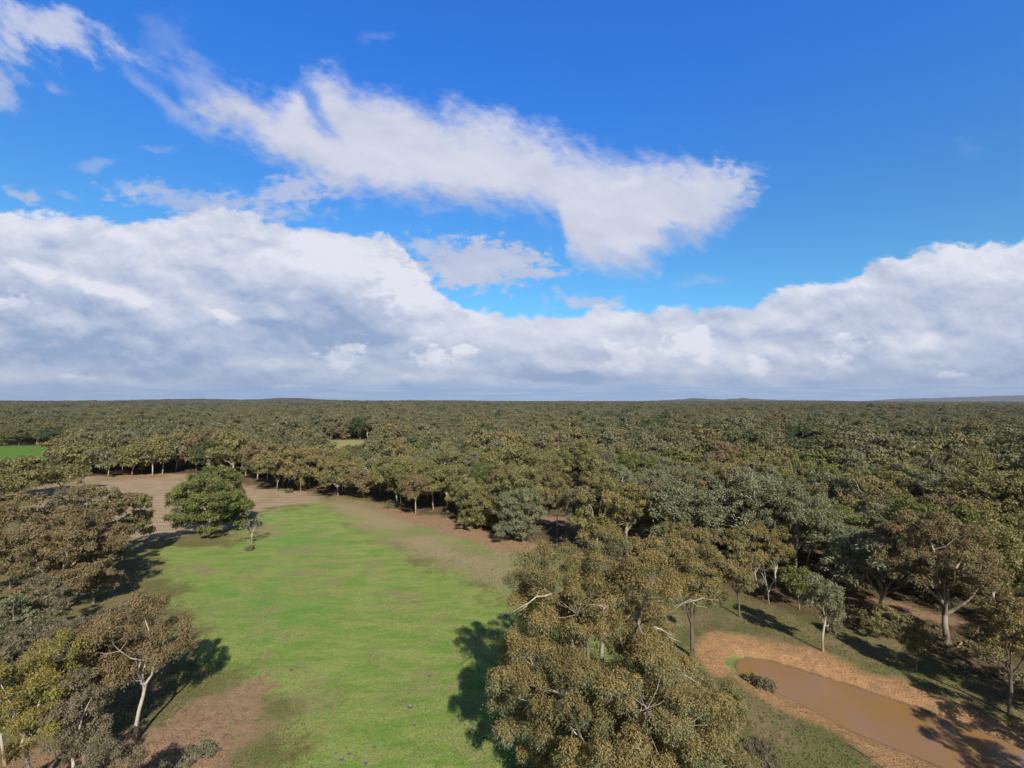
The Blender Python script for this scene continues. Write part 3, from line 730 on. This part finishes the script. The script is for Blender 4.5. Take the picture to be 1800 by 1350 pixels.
# right of the dam
hero(1447, 1150, 1003, 78, 'tall', 'grey', 'slim pale-trunked gum standing alone on the far bank of the dam', 141, BARK_W, 1.9)
hero(1665, 1130, 882, 230, 'spread', 'brown', 'large brown-leaved gum with a thick grey double trunk right of the dam', 142, BARK_G, 2.1, bark_r=1.45)
hero(1610, 1185, 1085, 58, 'tall', 'olive', 'small dark-stemmed gum on the bank in front of the large brown gum', 143, BARK_D, 2.0)
hero(1545, 1118, 1050, 68, 'bush', 'olive', 'low bushy olive gum between the slim pale gum and the large brown gum', 144, BARK_D, 2.0)
hero(1775, 1262, 1035, 120, 'tall', 'gold', 'gold-topped gum on two dark stems at the right edge by the dam', 145, BARK_D, 2.0)
hero(1862, 1240, 1020, 150, 'dome', 'gold', 'gold-topped gum cut by the right edge beyond the dam', 146, BARK_D, 2.0)
hero(1915, 1300, 1080, 170, 'dome', 'green', 'deep green gum outside the right edge, nearest the far bank of the dam', 159, BARK_D, 1.6)
hero(1405, 1072, 985, 70, 'dome', 'green', 'dark green gum with a pale forked base behind the slim pale gum', 147, BARK_W, 2.0)
hero(1400, 1020, 838, 160, 'dome', 'grey', 'tall grey-green gum with white limbs, highest above the dam', 148, BARK_W, 2.3)
hero(1480, 1000, 880, 120, 'dome', 'green', 'deep green gum right of the tall grey-green gum', 149, BARK_G, 2.2)
hero(1700, 1010, 850, 150, 'spread', 'brown', 'rust-brown gum behind the large brown gum', 150, BARK_W, 2.2)
hero(1620, 985, 870, 110, 'dome', 'green', 'dark green gum left of the rust-brown gum', 151, BARK_G, 2.2)
hero(1790, 1060, 890, 140, 'spread', 'olive', 'olive gum at the right edge behind the gold-topped pair', 152, BARK_G, 2.2)
hero(915, 948, 852, 92, 'dense', 'grey', 'rounded grey-green gum leafy to the ground at the end of the paddock', 153, BARK_G, 2.4)
hero(1040, 955, 850, 110, 'dome', 'dusk', 'thin brownish grey gum above the largest foreground tree', 154, BARK_W, 1.5)
hero(845, 930, 838, 90, 'dense', 'olive', 'bushy olive gum left of the rounded grey-green gum', 155, BARK_G, 2.2)
hero(2010, 1330, 1060, 200, 'dome', 'olive', 'olive gum outside the right edge shading the dam', 156, BARK_D, 1.6)
hero(2080, 1240, 1000, 200, 'dome', 'olive', 'broad olive gum outside the right edge, second from the dam', 157, BARK_D, 1.6)
hero(1990, 1170, 980, 180, 'dome', 'brown', 'brown gum outside the right edge behind the olive ones', 158, BARK_D, 1.6)

hero(1955, 1374, 1085, 190, 'dome', 'olive', 'olive gum outside the right edge on the near side of the bank', 160, BARK_D, 1.6)
hero(2170, 1560, 1180, 260, 'dome', 'olive', 'olive gum outside the lower right corner beside the water', 161, BARK_D, 1.6)
DEAD = [(1352, 1062, 985, 60, 'pale bare dead gum at the forest edge above the dam'), (1128, 905, 835, 60, 'bare pale tree behind the foreground eucalyptus tops'), (935, 872, 808, 56, 'bare grey tree behind the rounded grey-green gum'),
        (1275, 905, 828, 62, 'bleached dead tree in the mid forest, above the small gold-topped gum'), (505, 800, 752, 44, 'bare branching tree showing pale among the gums beyond the brown field'), (1210, 860, 800, 50, 'small bleached dead tree in the mid forest right of centre'),
        (1560, 905, 835, 64, 'dead tree with white limbs behind the deep green gum on the right'), (1690, 880, 812, 60, 'dead pale tree far right, behind the rust-brown gum'), (700, 850, 800, 46, 'bare pale tree above the front row of gums, left of centre'), (1030, 845, 790, 48, 'bleached tree in the middle of the forest, near the centre')]
for k, (px, py, tp, w, lb) in enumerate(DEAD):
    hero(px, py, tp, w, 'bare', 'dusk', lb, 300 + k, BARK_W, .05, 1.0, name='dead_tree', group='bare dead trees in the forest', bark_r=1.0)
# front row along the far side of the paddock: (base x, base y, top y, width, style, colour, bark)
ROW = [(150, 836, 775, 70, 'dome', 'olive', BARK_W), (190, 838, 782, 62, 'sparse', 'grey', BARK_W), (231, 836, 775, 70, 'spread', 'olive', BARK_W), (268, 836, 768, 66, 'tall', 'olive', BARK_W), (285, 833, 770, 60, 'tall', 'grey', BARK_W),
       (308, 828, 752, 70, 'spread', 'olive', BARK_W), (345, 828, 758, 62, 'dome', 'brown', BARK_G), (410, 838, 755, 80, 'spread', 'olive', BARK_W), (432, 836, 768, 60, 'dome', 'brown', BARK_W),
       (486, 862, 792, 72, 'spread', 'olive', BARK_G), (528, 862, 780, 82, 'spread', 'gold', BARK_W), (545, 858, 788, 60, 'dome', 'brown', BARK_G), (594, 872, 806, 72, 'spread', 'gold', BARK_W), (640, 876, 822, 58, 'spread', 'brown', BARK_W),
       (698, 888, 802, 90, 'dome', 'olive', BARK_W), (705, 886, 812, 70, 'tall', 'green', BARK_W), (731, 904, 828, 48, 'tall', 'brown', BARK_W), (762, 896, 815, 70, 'tall', 'olive', BARK_W), (785, 900, 818, 66, 'tall', 'olive', BARK_W), (822, 912, 832, 66, 'dome', 'olive', BARK_G),
       (560, 850, 778, 70, 'dome', 'olive', BARK_G), (665, 866, 800, 70, 'dome', 'grey', BARK_W), (610, 856, 796, 62, 'dome', 'olive', BARK_G), (470, 850, 775, 70, 'dome', 'brown', BARK_G), (376, 822, 752, 64, 'dome', 'brown', BARK_W)]
ORD = ['first', 'second', 'third', 'fourth', 'fifth', 'sixth', 'seventh', 'eighth', 'ninth', 'tenth', 'eleventh', 'twelfth', 'thirteenth', 'fourteenth', 'fifteenth', 'sixteenth', 'seventeenth', 'eighteenth', 'nineteenth', 'twentieth']
def ordinal(n):
    if n <= 20: return ORD[n - 1]
    tens = {2: 'twenty', 3: 'thirty', 4: 'forty', 5: 'fifty', 6: 'sixty'}[n // 10]
    tt = {2: 'twentieth', 3: 'thirtieth', 4: 'fortieth', 5: 'fiftieth', 6: 'sixtieth'}[n // 10]
    return tt if n % 10 == 0 else tens + '-' + ORD[n % 10 - 1]
SHAPE = {'dome': 'domed', 'spread': 'spreading', 'tall': 'slender', 'sparse': 'thin', 'dense': 'bushy'}
for k, (px, py, tp, w, st, col, bk) in enumerate(sorted(ROW)):
    hero(px, py, tp, w * 1.22, st, col, '%s %s gum, %s from the left along the far edge of the paddock' % (SHAPE[st], CNAME[col], ordinal(k + 1)), 200 + k, bk, 2.2, 1.1, group='gums lining the far edge of the paddock')

# ------------------------------------------------------------------ forest: a tree of each kind, then copies
def proto_set(n, leaf, seeds, nmax):
    out = []
    for i in range(n):
        st = ['dome', 'spread', 'dome', 'tall', 'sparse', 'dense', 'tall', 'spread'][i % 8]
        R = {'sparse': 5.0, 'dome': 5.2, 'spread': 6.2, 'tall': 4.0, 'dense': 4.6}[st]
        T = build_tree(seeds + i, 13.0, R, st, leaf, 1.9, 1.05, nmax=nmax)
        bk = [BARK_W, BARK_G, BARK_G, BARK_W, BARK_W, BARK_G, BARK_G, BARK_W][i % 8]
        parts = T['trunk'] + [p for lp in T['limbs'] for p in lp]
        out.append((wood_mesh('trunk', parts, bk), crown_mesh('crown', T, LEAF_MIX), R, st))
    return out
MIDP = proto_set(10, .34, 500, 42000)
FARP = proto_set(8, .70, 600, 11000)

def project(x, y, z):
    dy, dz = y, z - CAMH
    c, s = math.cos(PITCH), math.sin(PITCH)
    f, u = dy * c + dz * s, -dy * s + dz * c
    return CX + F * x / f, CY - F * u / f, f
def forest_points(d0, d1, spacing, seed, half=math.radians(52)):
    r = np.random.default_rng(seed)
    x = np.arange(-d1 * math.sin(half), d1 * math.sin(half), spacing); y = np.arange(max(d0 * .5, 40), d1, spacing * .9)
    X, Y = np.meshgrid(x, y); X = X + (np.arange(len(y)) % 2)[:, None] * spacing * .5
    X = X + r.uniform(-.42, .42, X.shape) * spacing; Y = Y + r.uniform(-.42, .42, X.shape) * spacing
    X, Y = X.ravel(), Y.ravel(); d = np.hypot(X, Y)
    k = (d >= d0) & (d < d1) & (np.abs(np.arctan2(X, Y)) < half)
    return X[k], Y[k]
fx1, fy1 = forest_points(50, 420, 7.2, 1)
fx2, fy2 = forest_points(420, 1500, 9.0, 2)
fx3, fy3 = forest_points(1500, 6500, 26.0, 3)
TX = np.concatenate([fx1, fx2, fx3]); TY = np.concatenate([fy1, fy2, fy3])
TD = np.hypot(TX, TY)
keep = sdist(CLEAR, TX, TY) < -2.5
for p in (FGREEN, FYELL): keep &= sdist(p, TX, TY) < -3
for p in REDS[2:7]: keep &= sdist(p, TX, TY) < -2.2
px_, py_, f_ = project(TX, TY, 0.0)
keep &= ~((px_ < 330) & (py_ > 846))                 # the left foreground is all placed by hand
keep &= ~((px_ > 1290) & (py_ > 1120))
thin = vnoise(TX, TY, .03, 21) + .6 * vnoise(TX, TY, .12, 22)
rr = np.random.default_rng(5)
keep &= (thin > -.62) | (rr.random(len(TX)) < .22)
for (hx, hy, hR, hH) in HERO: keep &= np.hypot(TX - hx, TY - hy) > hR * .62 + 2.0
TX, TY, TD = TX[keep], TY[keep], TD[keep]
n = len(TX)
size = 1.0 + .15 * vnoise(TX, TY, .03, 31) + rr.normal(0, .17, n)
size = np.where(rr.random(n) < .05, size * 1.3, size); size = np.clip(size, .5, 1.6); size = np.where(TD < 200, size * 1.04, size)
wide = rr.uniform(.78, 1.28, n); wide = np.where(TD > 1500, wide * 2.6, wide)
# keep the two far fields in view: lower trees in front of them
px_, py_, f_ = project(TX, TY, 0.0)
for (x0, x1, ylim, dmax) in ((560, 655, 793, 300), (-50, 100, 806, 240)):
    cap = (CAMH - (ylim - HZ) / F * TY) / 13.0
    m = (px_ > x0) & (px_ < x1) & (TD < dmax + 120) & (TY < dmax)
    size = np.where(m, np.minimum(size, np.maximum(cap, .45)), size)
rot = rr.uniform(0, 2 * math.pi, n)

# the 225 that show largest are things of their own
vis = (px_ > -30) & (px_ < 1830) & (py_ < 1400)
show = np.where(vis, 1 / TD, 0)
order = np.argsort(-show)
NIND = 225
ind = order[:NIND]
shadow_near = np.array([i for i in range(n) if (not vis[i]) and TD[i] < 130 and abs(math.atan2(TX[i], TY[i])) < .95])
cols = ['olive', 'grey', 'green', 'gold', 'brown', 'dusk', 'yellow']
cw = np.array([.34, .24, .14, .10, .09, .08, .01])
bands = np.quantile(TD[ind], np.linspace(0, 1, 9)); bands[-1] += 1
rows = [[] for _ in range(8)]
for i in ind:
    rows[int(np.searchsorted(bands, TD[i], side='right') - 1)].append(i)
ROWN = ['nearest', 'second', 'third', 'fourth', 'fifth', 'sixth', 'seventh', 'eighth']
GN_SRC = []
FAR_CUT = float(np.quantile(TD[ind], .78)); print("cut", FAR_CUT, TD[ind].min(), TD[ind].max())
cn = vnoise(TX, TY, .05, 41)
for b, row in enumerate(rows):
    row.sort(key=lambda i: px_[i])
    for k, i in enumerate(row):
        P_ = MIDP if TD[i] < FAR_CUT else FARP
        pi = int(rr.integers(0, len(P_))); tr_me, cr_me, R_, st = P_[pi]
        col = rr.choice(cols, p=cw)
        root = place_root('eucalyptus_tree', TX[i], TY[i], rot[i], (size[i] * wide[i], size[i] * wide[i], size[i] * (1.0 if TD[i] > 120 else 1.08)))
        tag(root, '%s %s gum, %s from the left in the %s row of the forest' % (SHAPE[st], CNAME[col], ordinal(k + 1), ROWN[b]), 'tree', 'forest gums right of and beyond the paddock')
        tr = link(bpy.data.objects.new('trunk', tr_me), root); cr = link(bpy.data.objects.new('crown', cr_me), root)
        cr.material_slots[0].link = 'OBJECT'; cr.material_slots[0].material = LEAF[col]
        if P_ is FARP and all(g[2] != pi for g in GN_SRC): GN_SRC.append((tr, cr, pi))
print('GN sources', len(GN_SRC), 'trees', n)

# everything behind reads as one mass: one object of instances of those same trees
rest = np.setdiff1d(np.arange(n), ind)
rest = rest[TD[rest] > 60]
pv = np.c_[TX[rest], TY[rest], terrain(TX[rest], TY[rest]) - .05]
k_ = len(rest)
fme = bpy.data.meshes.new('distant_forest'); fme.vertices.add(k_); fme.vertices.foreach_set('co', pv.astype(np.float32).ravel())
def pat(nm, arr, typ='FLOAT'):
    a = fme.attributes.new(nm, typ, 'POINT'); a.data.foreach_set('value', np.asarray(arr, np.int32 if typ == 'INT' else np.float32))
pat('sxy', size[rest] * wide[rest]); pat('sz', size[rest]); pat('rot', rot[rest]); pat('pick', rr.integers(0, len(GN_SRC), k_), 'INT')
forest = link(bpy.data.objects.new('distant_forest', fme))
tag(forest, 'endless olive and brown eucalyptus forest reaching to the horizon', 'forest', kind='stuff')
ng = bpy.data.node_groups.new('scatter_trees', 'GeometryNodeTree')
ng.interface.new_socket('Geometry', in_out='INPUT', socket_type='NodeSocketGeometry'); ng.interface.new_socket('Geometry', in_out='OUTPUT', socket_type='NodeSocketGeometry')
N, Lk = ng.nodes, ng.links
gi, go = N.new('NodeGroupInput'), N.new('NodeGroupOutput')
jn = N.new('GeometryNodeJoinGeometry')
MAT_O = {}
for tr, cr, _ in GN_SRC:
    j2 = N.new('GeometryNodeJoinGeometry')
    for o in (tr, cr):
        oi = N.new('GeometryNodeObjectInfo'); oi.transform_space = 'ORIGINAL'; oi.inputs['Object'].default_value = o
        if o is cr:
            sm = N.new('GeometryNodeSetMaterial'); sm.inputs['Material'].default_value = LEAF_MIX
            Lk.new(oi.outputs['Geometry'], sm.inputs['Geometry']); Lk.new(sm.outputs[0], j2.inputs[0])
        else: Lk.new(oi.outputs['Geometry'], j2.inputs[0])
    g2 = N.new('GeometryNodeGeometryToInstance'); Lk.new(j2.outputs[0], g2.inputs[0]); Lk.new(g2.outputs[0], jn.inputs[0])
def na(nm, typ='FLOAT'):
    q = N.new('GeometryNodeInputNamedAttribute'); q.data_type = typ; q.inputs['Name'].default_value = nm; return q.outputs[0]
iop = N.new('GeometryNodeInstanceOnPoints'); iop.inputs['Pick Instance'].default_value = True
cs, cr_ = N.new('ShaderNodeCombineXYZ'), N.new('ShaderNodeCombineXYZ')
sxy = na('sxy'); Lk.new(sxy, cs.inputs[0]); Lk.new(sxy, cs.inputs[1]); Lk.new(na('sz'), cs.inputs[2]); Lk.new(na('rot'), cr_.inputs[2])
m2p = N.new('GeometryNodeMeshToPoints'); Lk.new(gi.outputs[0], m2p.inputs[0])
Lk.new(m2p.outputs[0], iop.inputs['Points']); Lk.new(jn.outputs[0], iop.inputs['Instance']); Lk.new(na('pick', 'INT'), iop.inputs['Instance Index'])
Lk.new(cr_.outputs[0], iop.inputs['Rotation']); Lk.new(cs.outputs[0], iop.inputs['Scale']); Lk.new(iop.outputs[0], go.inputs[0])
md = forest.modifiers.new('scatter', 'NODES'); md.node_group = ng

# ------------------------------------------------------------------ grass, scrub, logs and the few built things
def blades(n, xs, ys, h, w, seed, mat, name, label, cat):
    r = np.random.default_rng(seed)
    zs = terrain(xs, ys); V = []; tri = np.arange(n * 9).reshape(-1, 3)
    for k in range(3):
        th = r.uniform(0, math.pi, n); hh = h * r.uniform(.5, 1.5, n); ww = w * r.uniform(.5, 1.4, n)
        le = r.normal(0, .35, (n, 2)) * hh[:, None]
        bx, by = np.cos(th) * ww / 2, np.sin(th) * ww / 2
        V.append(np.stack([np.c_[xs - bx, ys - by, zs - .02], np.c_[xs + bx, ys + by, zs - .02], np.c_[xs + le[:, 0], ys + le[:, 1], zs + hh]], 1))
    V = np.stack(V, 1).reshape(-1, 3)
    o = link(bpy.data.objects.new(name, mesh_np(name, V, None, (mat,), {'rnd': ('FACE', np.repeat(r.random(n), 3)), 'tip': ('FACE', np.zeros(n * 3))}, T=tri)))
    tag(o, label, cat, kind='stuff')
def scatter(n, poly_fn, seed, d0=25, d1=100, half=.85):
    r = np.random.default_rng(seed); X = np.zeros(0); Y = np.zeros(0)
    while len(X) < n:
        d = np.exp(r.uniform(math.log(d0), math.log(d1), n)); a = r.uniform(-half, half, n)
        x, y = d * np.sin(a), d * np.cos(a); k = poly_fn(x, y); X = np.append(X, x[k]); Y = np.append(Y, y[k])
    return X[:n], Y[:n]
TUFT = leaf_mat('grass_tufts_green', [(.13, .24, .04), (.20, .27, .06)], (.2, .2, .1), 0)
TUFTD = leaf_mat('dry_grass_tufts', [(.14, .14, .05), (.20, .165, .08)], (.2, .2, .1), 0)
gX, gY = scatter(42000, lambda x, y: (sdist(GREEN, x, y) > -4), 1)
blades(len(gX), gX, gY, .08, .10, 2, TUFT, 'paddock_grass', 'short bright green grass of the paddock', 'grass')
gX, gY = scatter(34000, lambda x, y: (sdist(GREEN, x, y) < 2) & (sdist(SAND, x, y) < -.3) & (sdist(POND, x, y) < -.5) & (sdist(BROWN, x, y) < 0) & (sdist(REDS[0], x, y) < -.5), 3)
blades(len(gX), gX, gY, .12, .12, 4, TUFTD, 'dry_grass', 'dry olive grass under and around the trees', 'grass')

LITT = leaf_mat('leaf_litter', [(.17, .115, .07), (.33, .25, .17)], (.2, .2, .1), 0)
nearleft = gp([(-400, 1150), (100, 1080), (330, 1120), (330, 1250), (420, 1400), (300, 1900), (-900, 1900)])
gX, gY = scatter(16000, lambda x, y: (sdist(nearleft, x, y) > -2 * np.random.default_rng(3).random(len(x))), 13, 22, 75, 1.0)
blades(len(gX), gX, gY, .06, .22, 14, LITT, 'leaf_litter', 'brown bark and leaf litter under the left trees', 'litter')
gX, gY = scatter(3500, lambda x, y: (sdist(SAND, x, y) > -1) & (sdist(POND, x, y) < -.6), 15, 30, 90, 1.0)
blades(len(gX), gX, gY, .05, .10, 16, TUFTD, 'bank_weeds', 'sparse dry weeds on the sandy banks of the dam', 'weeds')
# low scrub and fallen bark on the forest floor, nobody could count it
def scrub(n, seed):
    r = np.random.default_rng(seed)
    X, Y = scatter(n, lambda x, y: (sdist(CLEAR, x, y) < -1) & (sdist(REDS[2], x, y) < -1), seed, 50, 260, .9)
    V, tip, rn = [], [], []
    for x, y in zip(X, Y):
        s = r.uniform(.4, 1.3); m = 70
        u = r.normal(0, 1, (m, 3)); u /= np.linalg.norm(u, axis=1, keepdims=True); u[:, 2] = np.abs(u[:, 2]) * .7
        p = u * s + (x, y, 0); ax = r.normal(0, .6, (m, 3)) + u * .5; ax /= np.linalg.norm(ax, axis=1, keepdims=True)
        b = np.cross(ax, r.normal(0, 1, (m, 3))); b /= np.linalg.norm(b, axis=1, keepdims=True); l = .5
        V.append(np.stack([p, p + ax * l * .5 + b * .1, p + ax * l, p + ax * l * .5 - b * .1], 1).reshape(-1, 3)); tip.append(u[:, 2]); rn.append(np.full(m, r.random()))
    V = np.concatenate(V); o = link(bpy.data.objects.new('undergrowth', mesh_np('undergrowth', V, np.arange(len(V)).reshape(-1, 4), (LEAF['dusk'],), {'tip': ('FACE', np.concatenate(tip)), 'rnd': ('FACE', np.concatenate(rn))})))
    tag(o, 'low dry scrub on the forest floor between the trunks', 'undergrowth', kind='stuff')
scrub(700, 9)

# thistles in the grass, each a rosette of grey-blue leaves
th_m = leaf_mat('thistle_leaves', [(.19, .23, .19), (.27, .30, .27)], (.3, .3, .3), 0)
def thistle(seed, s):
    r = np.random.default_rng(seed); m = 60
    th = r.uniform(0, 6.28, m); e = r.uniform(.1, 1.1, m)
    ax = np.c_[np.cos(th) * np.cos(e), np.sin(th) * np.cos(e), np.sin(e)]
    b = np.cross(ax, (0, 0, 1.0)); b /= np.linalg.norm(b, axis=1, keepdims=True); l = (s * r.uniform(.5, 1, m))[:, None]
    p = np.zeros((m, 3))
    V = np.stack([p, p + ax * l * .55 + b * .05, p + ax * l - (0, 0, .05), p + ax * l * .55 - b * .05], 1).reshape(-1, 3)
    return mesh_np('thistle', V, np.arange(len(V)).reshape(-1, 4), (th_m,), {'tip': ('FACE', np.zeros(m)), 'rnd': ('FACE', r.random(m))})
THI = [(721, 1243, .55, 'largest grey-blue thistle in the grass, left of the big tree shadow'), (727, 1274, .35, 'grey-blue thistle just below the largest one'), (657, 1312, .38, 'grey-blue thistle midway along the bottom of the paddock'),
       (614, 1324, .36, 'small grey-blue thistle, left one of the pair near the bottom edge'), (600, 1334, .42, 'grey-blue thistle nearest the bottom left of the paddock'), (643, 1340, .46, 'grey-blue thistle nearest the bottom edge'),
       (590, 1323, .28, 'tiny pale thistle left of the pair near the bottom edge'), (512, 1179, .35, 'lone pale thistle at the left side of the paddock'), (755, 1187, .34, 'pale thistle close to the upper edge of the big tree shadow')]
for i, (px, py, s, lb) in enumerate(THI):
    x, y = gnd(px, py); o = link(bpy.data.objects.new('thistle', thistle(40 + i, s * .8))); o.location = (x, y, float(terrain(x, y))); tag(o, lb, 'thistle', 'thistles in the paddock grass')

# fallen branches
def log(px0, py0, px1, py1, rad, label, seed, mat=BARK_W, fork=True):
    r = np.random.default_rng(seed); a = np.array(gnd(px0, py0) + (0,)); b = np.array(gnd(px1, py1) + (0,)); c = a.copy()
    a_, b_ = a - c, b - c; z0 = float(terrain(*a[:2])); z1 = float(terrain(*b[:2])); b_[2] = z1 - z0 + rad; a_[2] = rad
    parts = [tube(path(r, a_, b_, 7, .04), rad * np.array([1, 1, .9, .8, .65, .5, .3]), 7)]
    if fork:
        m = (a_ + b_) / 2; d = b_ - a_; sd = np.array([-d[1], d[0], 0]) * r.uniform(.2, .35)
        parts.append(tube(path(r, m, m + d * .25 + sd + (0, 0, rad * 3), 4, .06), rad * np.array([.5, .4, .3, .15]), 5))
    o = link(bpy.data.objects.new('fallen_branch', wood_mesh('fallen_branch', parts, mat))); o.location = (c[0], c[1], z0); tag(o, label, 'branch', 'fallen branches on the ground')
log(140, 1262, 190, 1240, .05, 'thin pale branch on the dark ground at the lower left', 1)
log(186, 1349, 205, 1330, .07, 'short pale branch at the bottom edge below the white-trunked gum', 2)
log(142, 1352, 152, 1338, .06, 'stub of pale branch left of the one at the bottom edge', 3)
log(1682, 1140, 1700, 1128, .12, 'broken pale limb lying by the foot of the large brown gum', 4)
log(1385, 905, 1440, 893, .25, 'long pale fallen trunk in the forest behind the foreground trees', 5)
log(1405, 1283, 1420, 1290, .05, 'short dark stick on the sandy bank of the dam', 6, BARK_D, False)
log(1492, 1316, 1530, 1342, .06, 'long dark stick on the near bank of the dam', 7, BARK_D, False)
log(700, 898, 770, 899, .1, 'thin grey branch at the foot of the gums by the paddock edge', 8)
log(250, 1340, 285, 1318, .05, 'thin grey branch on the red soil right of the white trunk', 10)
log(300, 1262, 318, 1246, .05, 'short grey stick on the red soil in the trunk shadow', 11, BARK_G, False)
log(92, 1330, 122, 1312, .06, 'pale forked branch between the stems at the lower left', 12)
log(388, 1300, 402, 1290, .04, 'small dark stick on the bare soil beside the grass', 13, BARK_D, False)
log(1775, 1150, 1850, 1135, .12, 'grey fallen branch at the right edge among the trees', 9)

# small bushes one can pick out
def bush(px, py, wpx, hpx, col, label, seed):
    x, y = gnd(px, py); R = wpx * y / F / 2; H = hpx * y / F
    T = build_tree(seed, H, R, 'bush', max(.16, y * .0036), 2.0)
    root = place_root('bush', x, y, 0); tag(root, label, 'bush', None)
    link(bpy.data.objects.new('stem', wood_mesh('stem', T['trunk'] + [p for lp in T['limbs'] for p in lp], BARK_G)), root)
    link(bpy.data.objects.new('foliage', crown_mesh('foliage', T, LEAF[col])), root)
bush(1342, 1208, 36, 16, 'dusk', 'dry grey bush at the near end of the dam water', 71)
bush(507, 866, 14, 8, 'dusk', 'small round brown bush on the bare strip by the forest edge', 72)
bush(1322, 1195, 26, 14, 'olive', 'low olive bush at the waterline beside the dry grey bush', 73)
bush(1465, 1112, 34, 22, 'dusk', 'leafless-looking grey bush at the foot of the slim pale gum', 74)
bush(683, 893, 14, 8, 'dusk', 'low brown bush under the gums at the paddock edge', 75)
bush(1330, 1352, 90, 30, 'dusk', 'scrubby low bush at the bottom edge below the dam', 76)
bush(440, 967, 16, 10, 'dusk', 'tuft of pale scrub at the foot of the scraggly paddock tree', 77)

# ------------------------------------------------------------------ shed, far house, mast
def simple_mat(name, col, rough=.6, metal=0.0):
    m, t = new_mat(name); co = t.node('ShaderNodeTexCoord').outputs['Object']
    c = t.mix(t.smooth(t.noise(co, .8, 5, .6), .4, .7, 0, .5), col, tuple(v * .75 for v in col)); finish(t, c, rough, .4, Metallic=metal); return m
WHITE, ROOF, DARK = simple_mat('painted_white_wall', (.72, .72, .70)), simple_mat('pale_metal_roof', (.62, .64, .66), .4, .3), simple_mat('dark_opening', (.04, .04, .045))
def boxv(x0, x1, y0, y1, z0, z1):
    v = np.array([(x, y, z) for z in (z0, z1) for y in (y0, y1) for x in (x0, x1)], float)
    return v, np.array([(0, 2, 3, 1), (4, 5, 7, 6), (0, 1, 5, 4), (2, 6, 7, 3), (0, 4, 6, 2), (1, 3, 7, 5)])
def gable(w, d, z, rise, o=.4):
    v = np.array([(-w - o, -d - o, z), (w + o, -d - o, z), (w + o, 0, z + rise), (-w - o, 0, z + rise), (-w - o, d + o, z), (w + o, d + o, z),
                  (-w - o, -d - o, z - .15), (w + o, -d - o, z - .15), (w + o, 0, z + rise - .15), (-w - o, 0, z + rise - .15), (-w - o, d + o, z - .15), (w + o, d + o, z - .15)], float)
    return v, np.array([(0, 1, 2, 3), (3, 2, 5, 4), (6, 9, 8, 7), (9, 10, 11, 8), (0, 6, 7, 1), (4, 5, 11, 10), (0, 3, 9, 6), (3, 4, 10, 9), (1, 7, 8, 2), (2, 8, 11, 5)])
def building(name, x, y, w, d, h, rise, rot, label, cat, z=0):
    root = bpy.data.objects.new(name, None); link(root); root.location = (x, y, z); root.rotation_euler = (0, 0, rot); tag(root, label, cat)
    v, q = boxv(-w, w, -d, d, 0, h); link(bpy.data.objects.new('wall', mesh_np('wall', v, q, (WHITE,))), root)
    v, q = gable(w, d, h + .16, rise); link(bpy.data.objects.new('roof', mesh_np('roof', v, q, (ROOF,))), root)
    for k, (a, b, z0, z1, nm) in enumerate(((-w * .7, -w * .35, .9, h - .5, 'window'), (w * .35, w * .7, .9, h - .5, 'window'), (-w * .12, w * .12, 0.02, h - .4, 'door'))):
        v, q = boxv(a, b, -d - .05, -d + .05, z0, z1); link(bpy.data.objects.new(nm, mesh_np(nm, v, q, (DARK,))), root)
    return root
def at_px(px, py, D, z=None):
    return (px - CX) / F * D, D
x, y = at_px(48, 765, 372); building('farm_shed', x, y, 5.5, 3.0, 2.6, 1.0, .2, 'low white farm shed among trees beyond the small green field', 'shed')
x, y = at_px(1230, 727, 900); building('farmhouse', x, y, 9, 5, 3.0, 2.0, -.2, 'tiny white farmhouse roof showing above the distant forest', 'house', 5.5)
def mast(x, y, h):
    root = bpy.data.objects.new('radio_mast', None); link(root); root.location = (x, y, 0); tag(root, 'thin pale radio mast rising on the horizon', 'mast')
    parts = []
    for a in range(3):
        th = a * 2.094; c0 = np.array([math.cos(th), math.sin(th), 0])
        parts.append(tube([c0 * 3.0 + (0, 0, 0), c0 * 1.0 + (0, 0, h)], [.45, .3], 5))
    for k in range(14):
        z0, z1 = h * k / 14, h * (k + 1) / 14; s0, s1 = 3 - 2 * k / 14, 3 - 2 * (k + 1) / 14
        for a in range(3):
            t0, t1 = a * 2.094, (a + 1) * 2.094
            parts.append(tube([(math.cos(t0) * s0, math.sin(t0) * s0, z0), (math.cos(t1) * s1, math.sin(t1) * s1, z1)], [.18, .18], 4))
    link(bpy.data.objects.new('lattice', wood_mesh('lattice', parts, WHITE)), root)
    link(bpy.data.objects.new('antenna', wood_mesh('antenna', [tube([(0, 0, h - 1), (0, 0, h + 6)], [.3, .12], 5)], WHITE)), root)
mast((863 - CX) / F * 2400, 2400, 24)

# ------------------------------------------------------------------ air
hv, t = new_mat('haze_air')
vp = t.node('ShaderNodeVolumePrincipled'); vp.inputs['Color'].default_value = (.80, .88, 1, 1); vp.inputs['Density'].default_value = HAZE if 'HAZE' in globals() else 4.2e-5; vp.inputs['Anisotropy'].default_value = 0.2
o_ = t.node('ShaderNodeOutputMaterial'); t.t.links.new(vp.outputs[0], o_.inputs['Volume'])
v, q = boxv(-14300, 14300, -2900, 14300, -24.0, 330.0)
hz = link(bpy.data.objects.new('haze', mesh_np('haze', v, q, (hv,)))); tag(hz, 'thin pale blue haze over the distant forest', 'haze', kind='stuff')

scene.cycles.max_bounces = 6; scene.cycles.diffuse_bounces = 3; scene.cycles.glossy_bounces = 2; scene.cycles.transmission_bounces = 3
scene.cycles.volume_bounces = 0; scene.cycles.transparent_max_bounces = 4
scene.cycles.use_adaptive_sampling = True; scene.cycles.adaptive_threshold = .02
scene.cycles.use_denoising = True
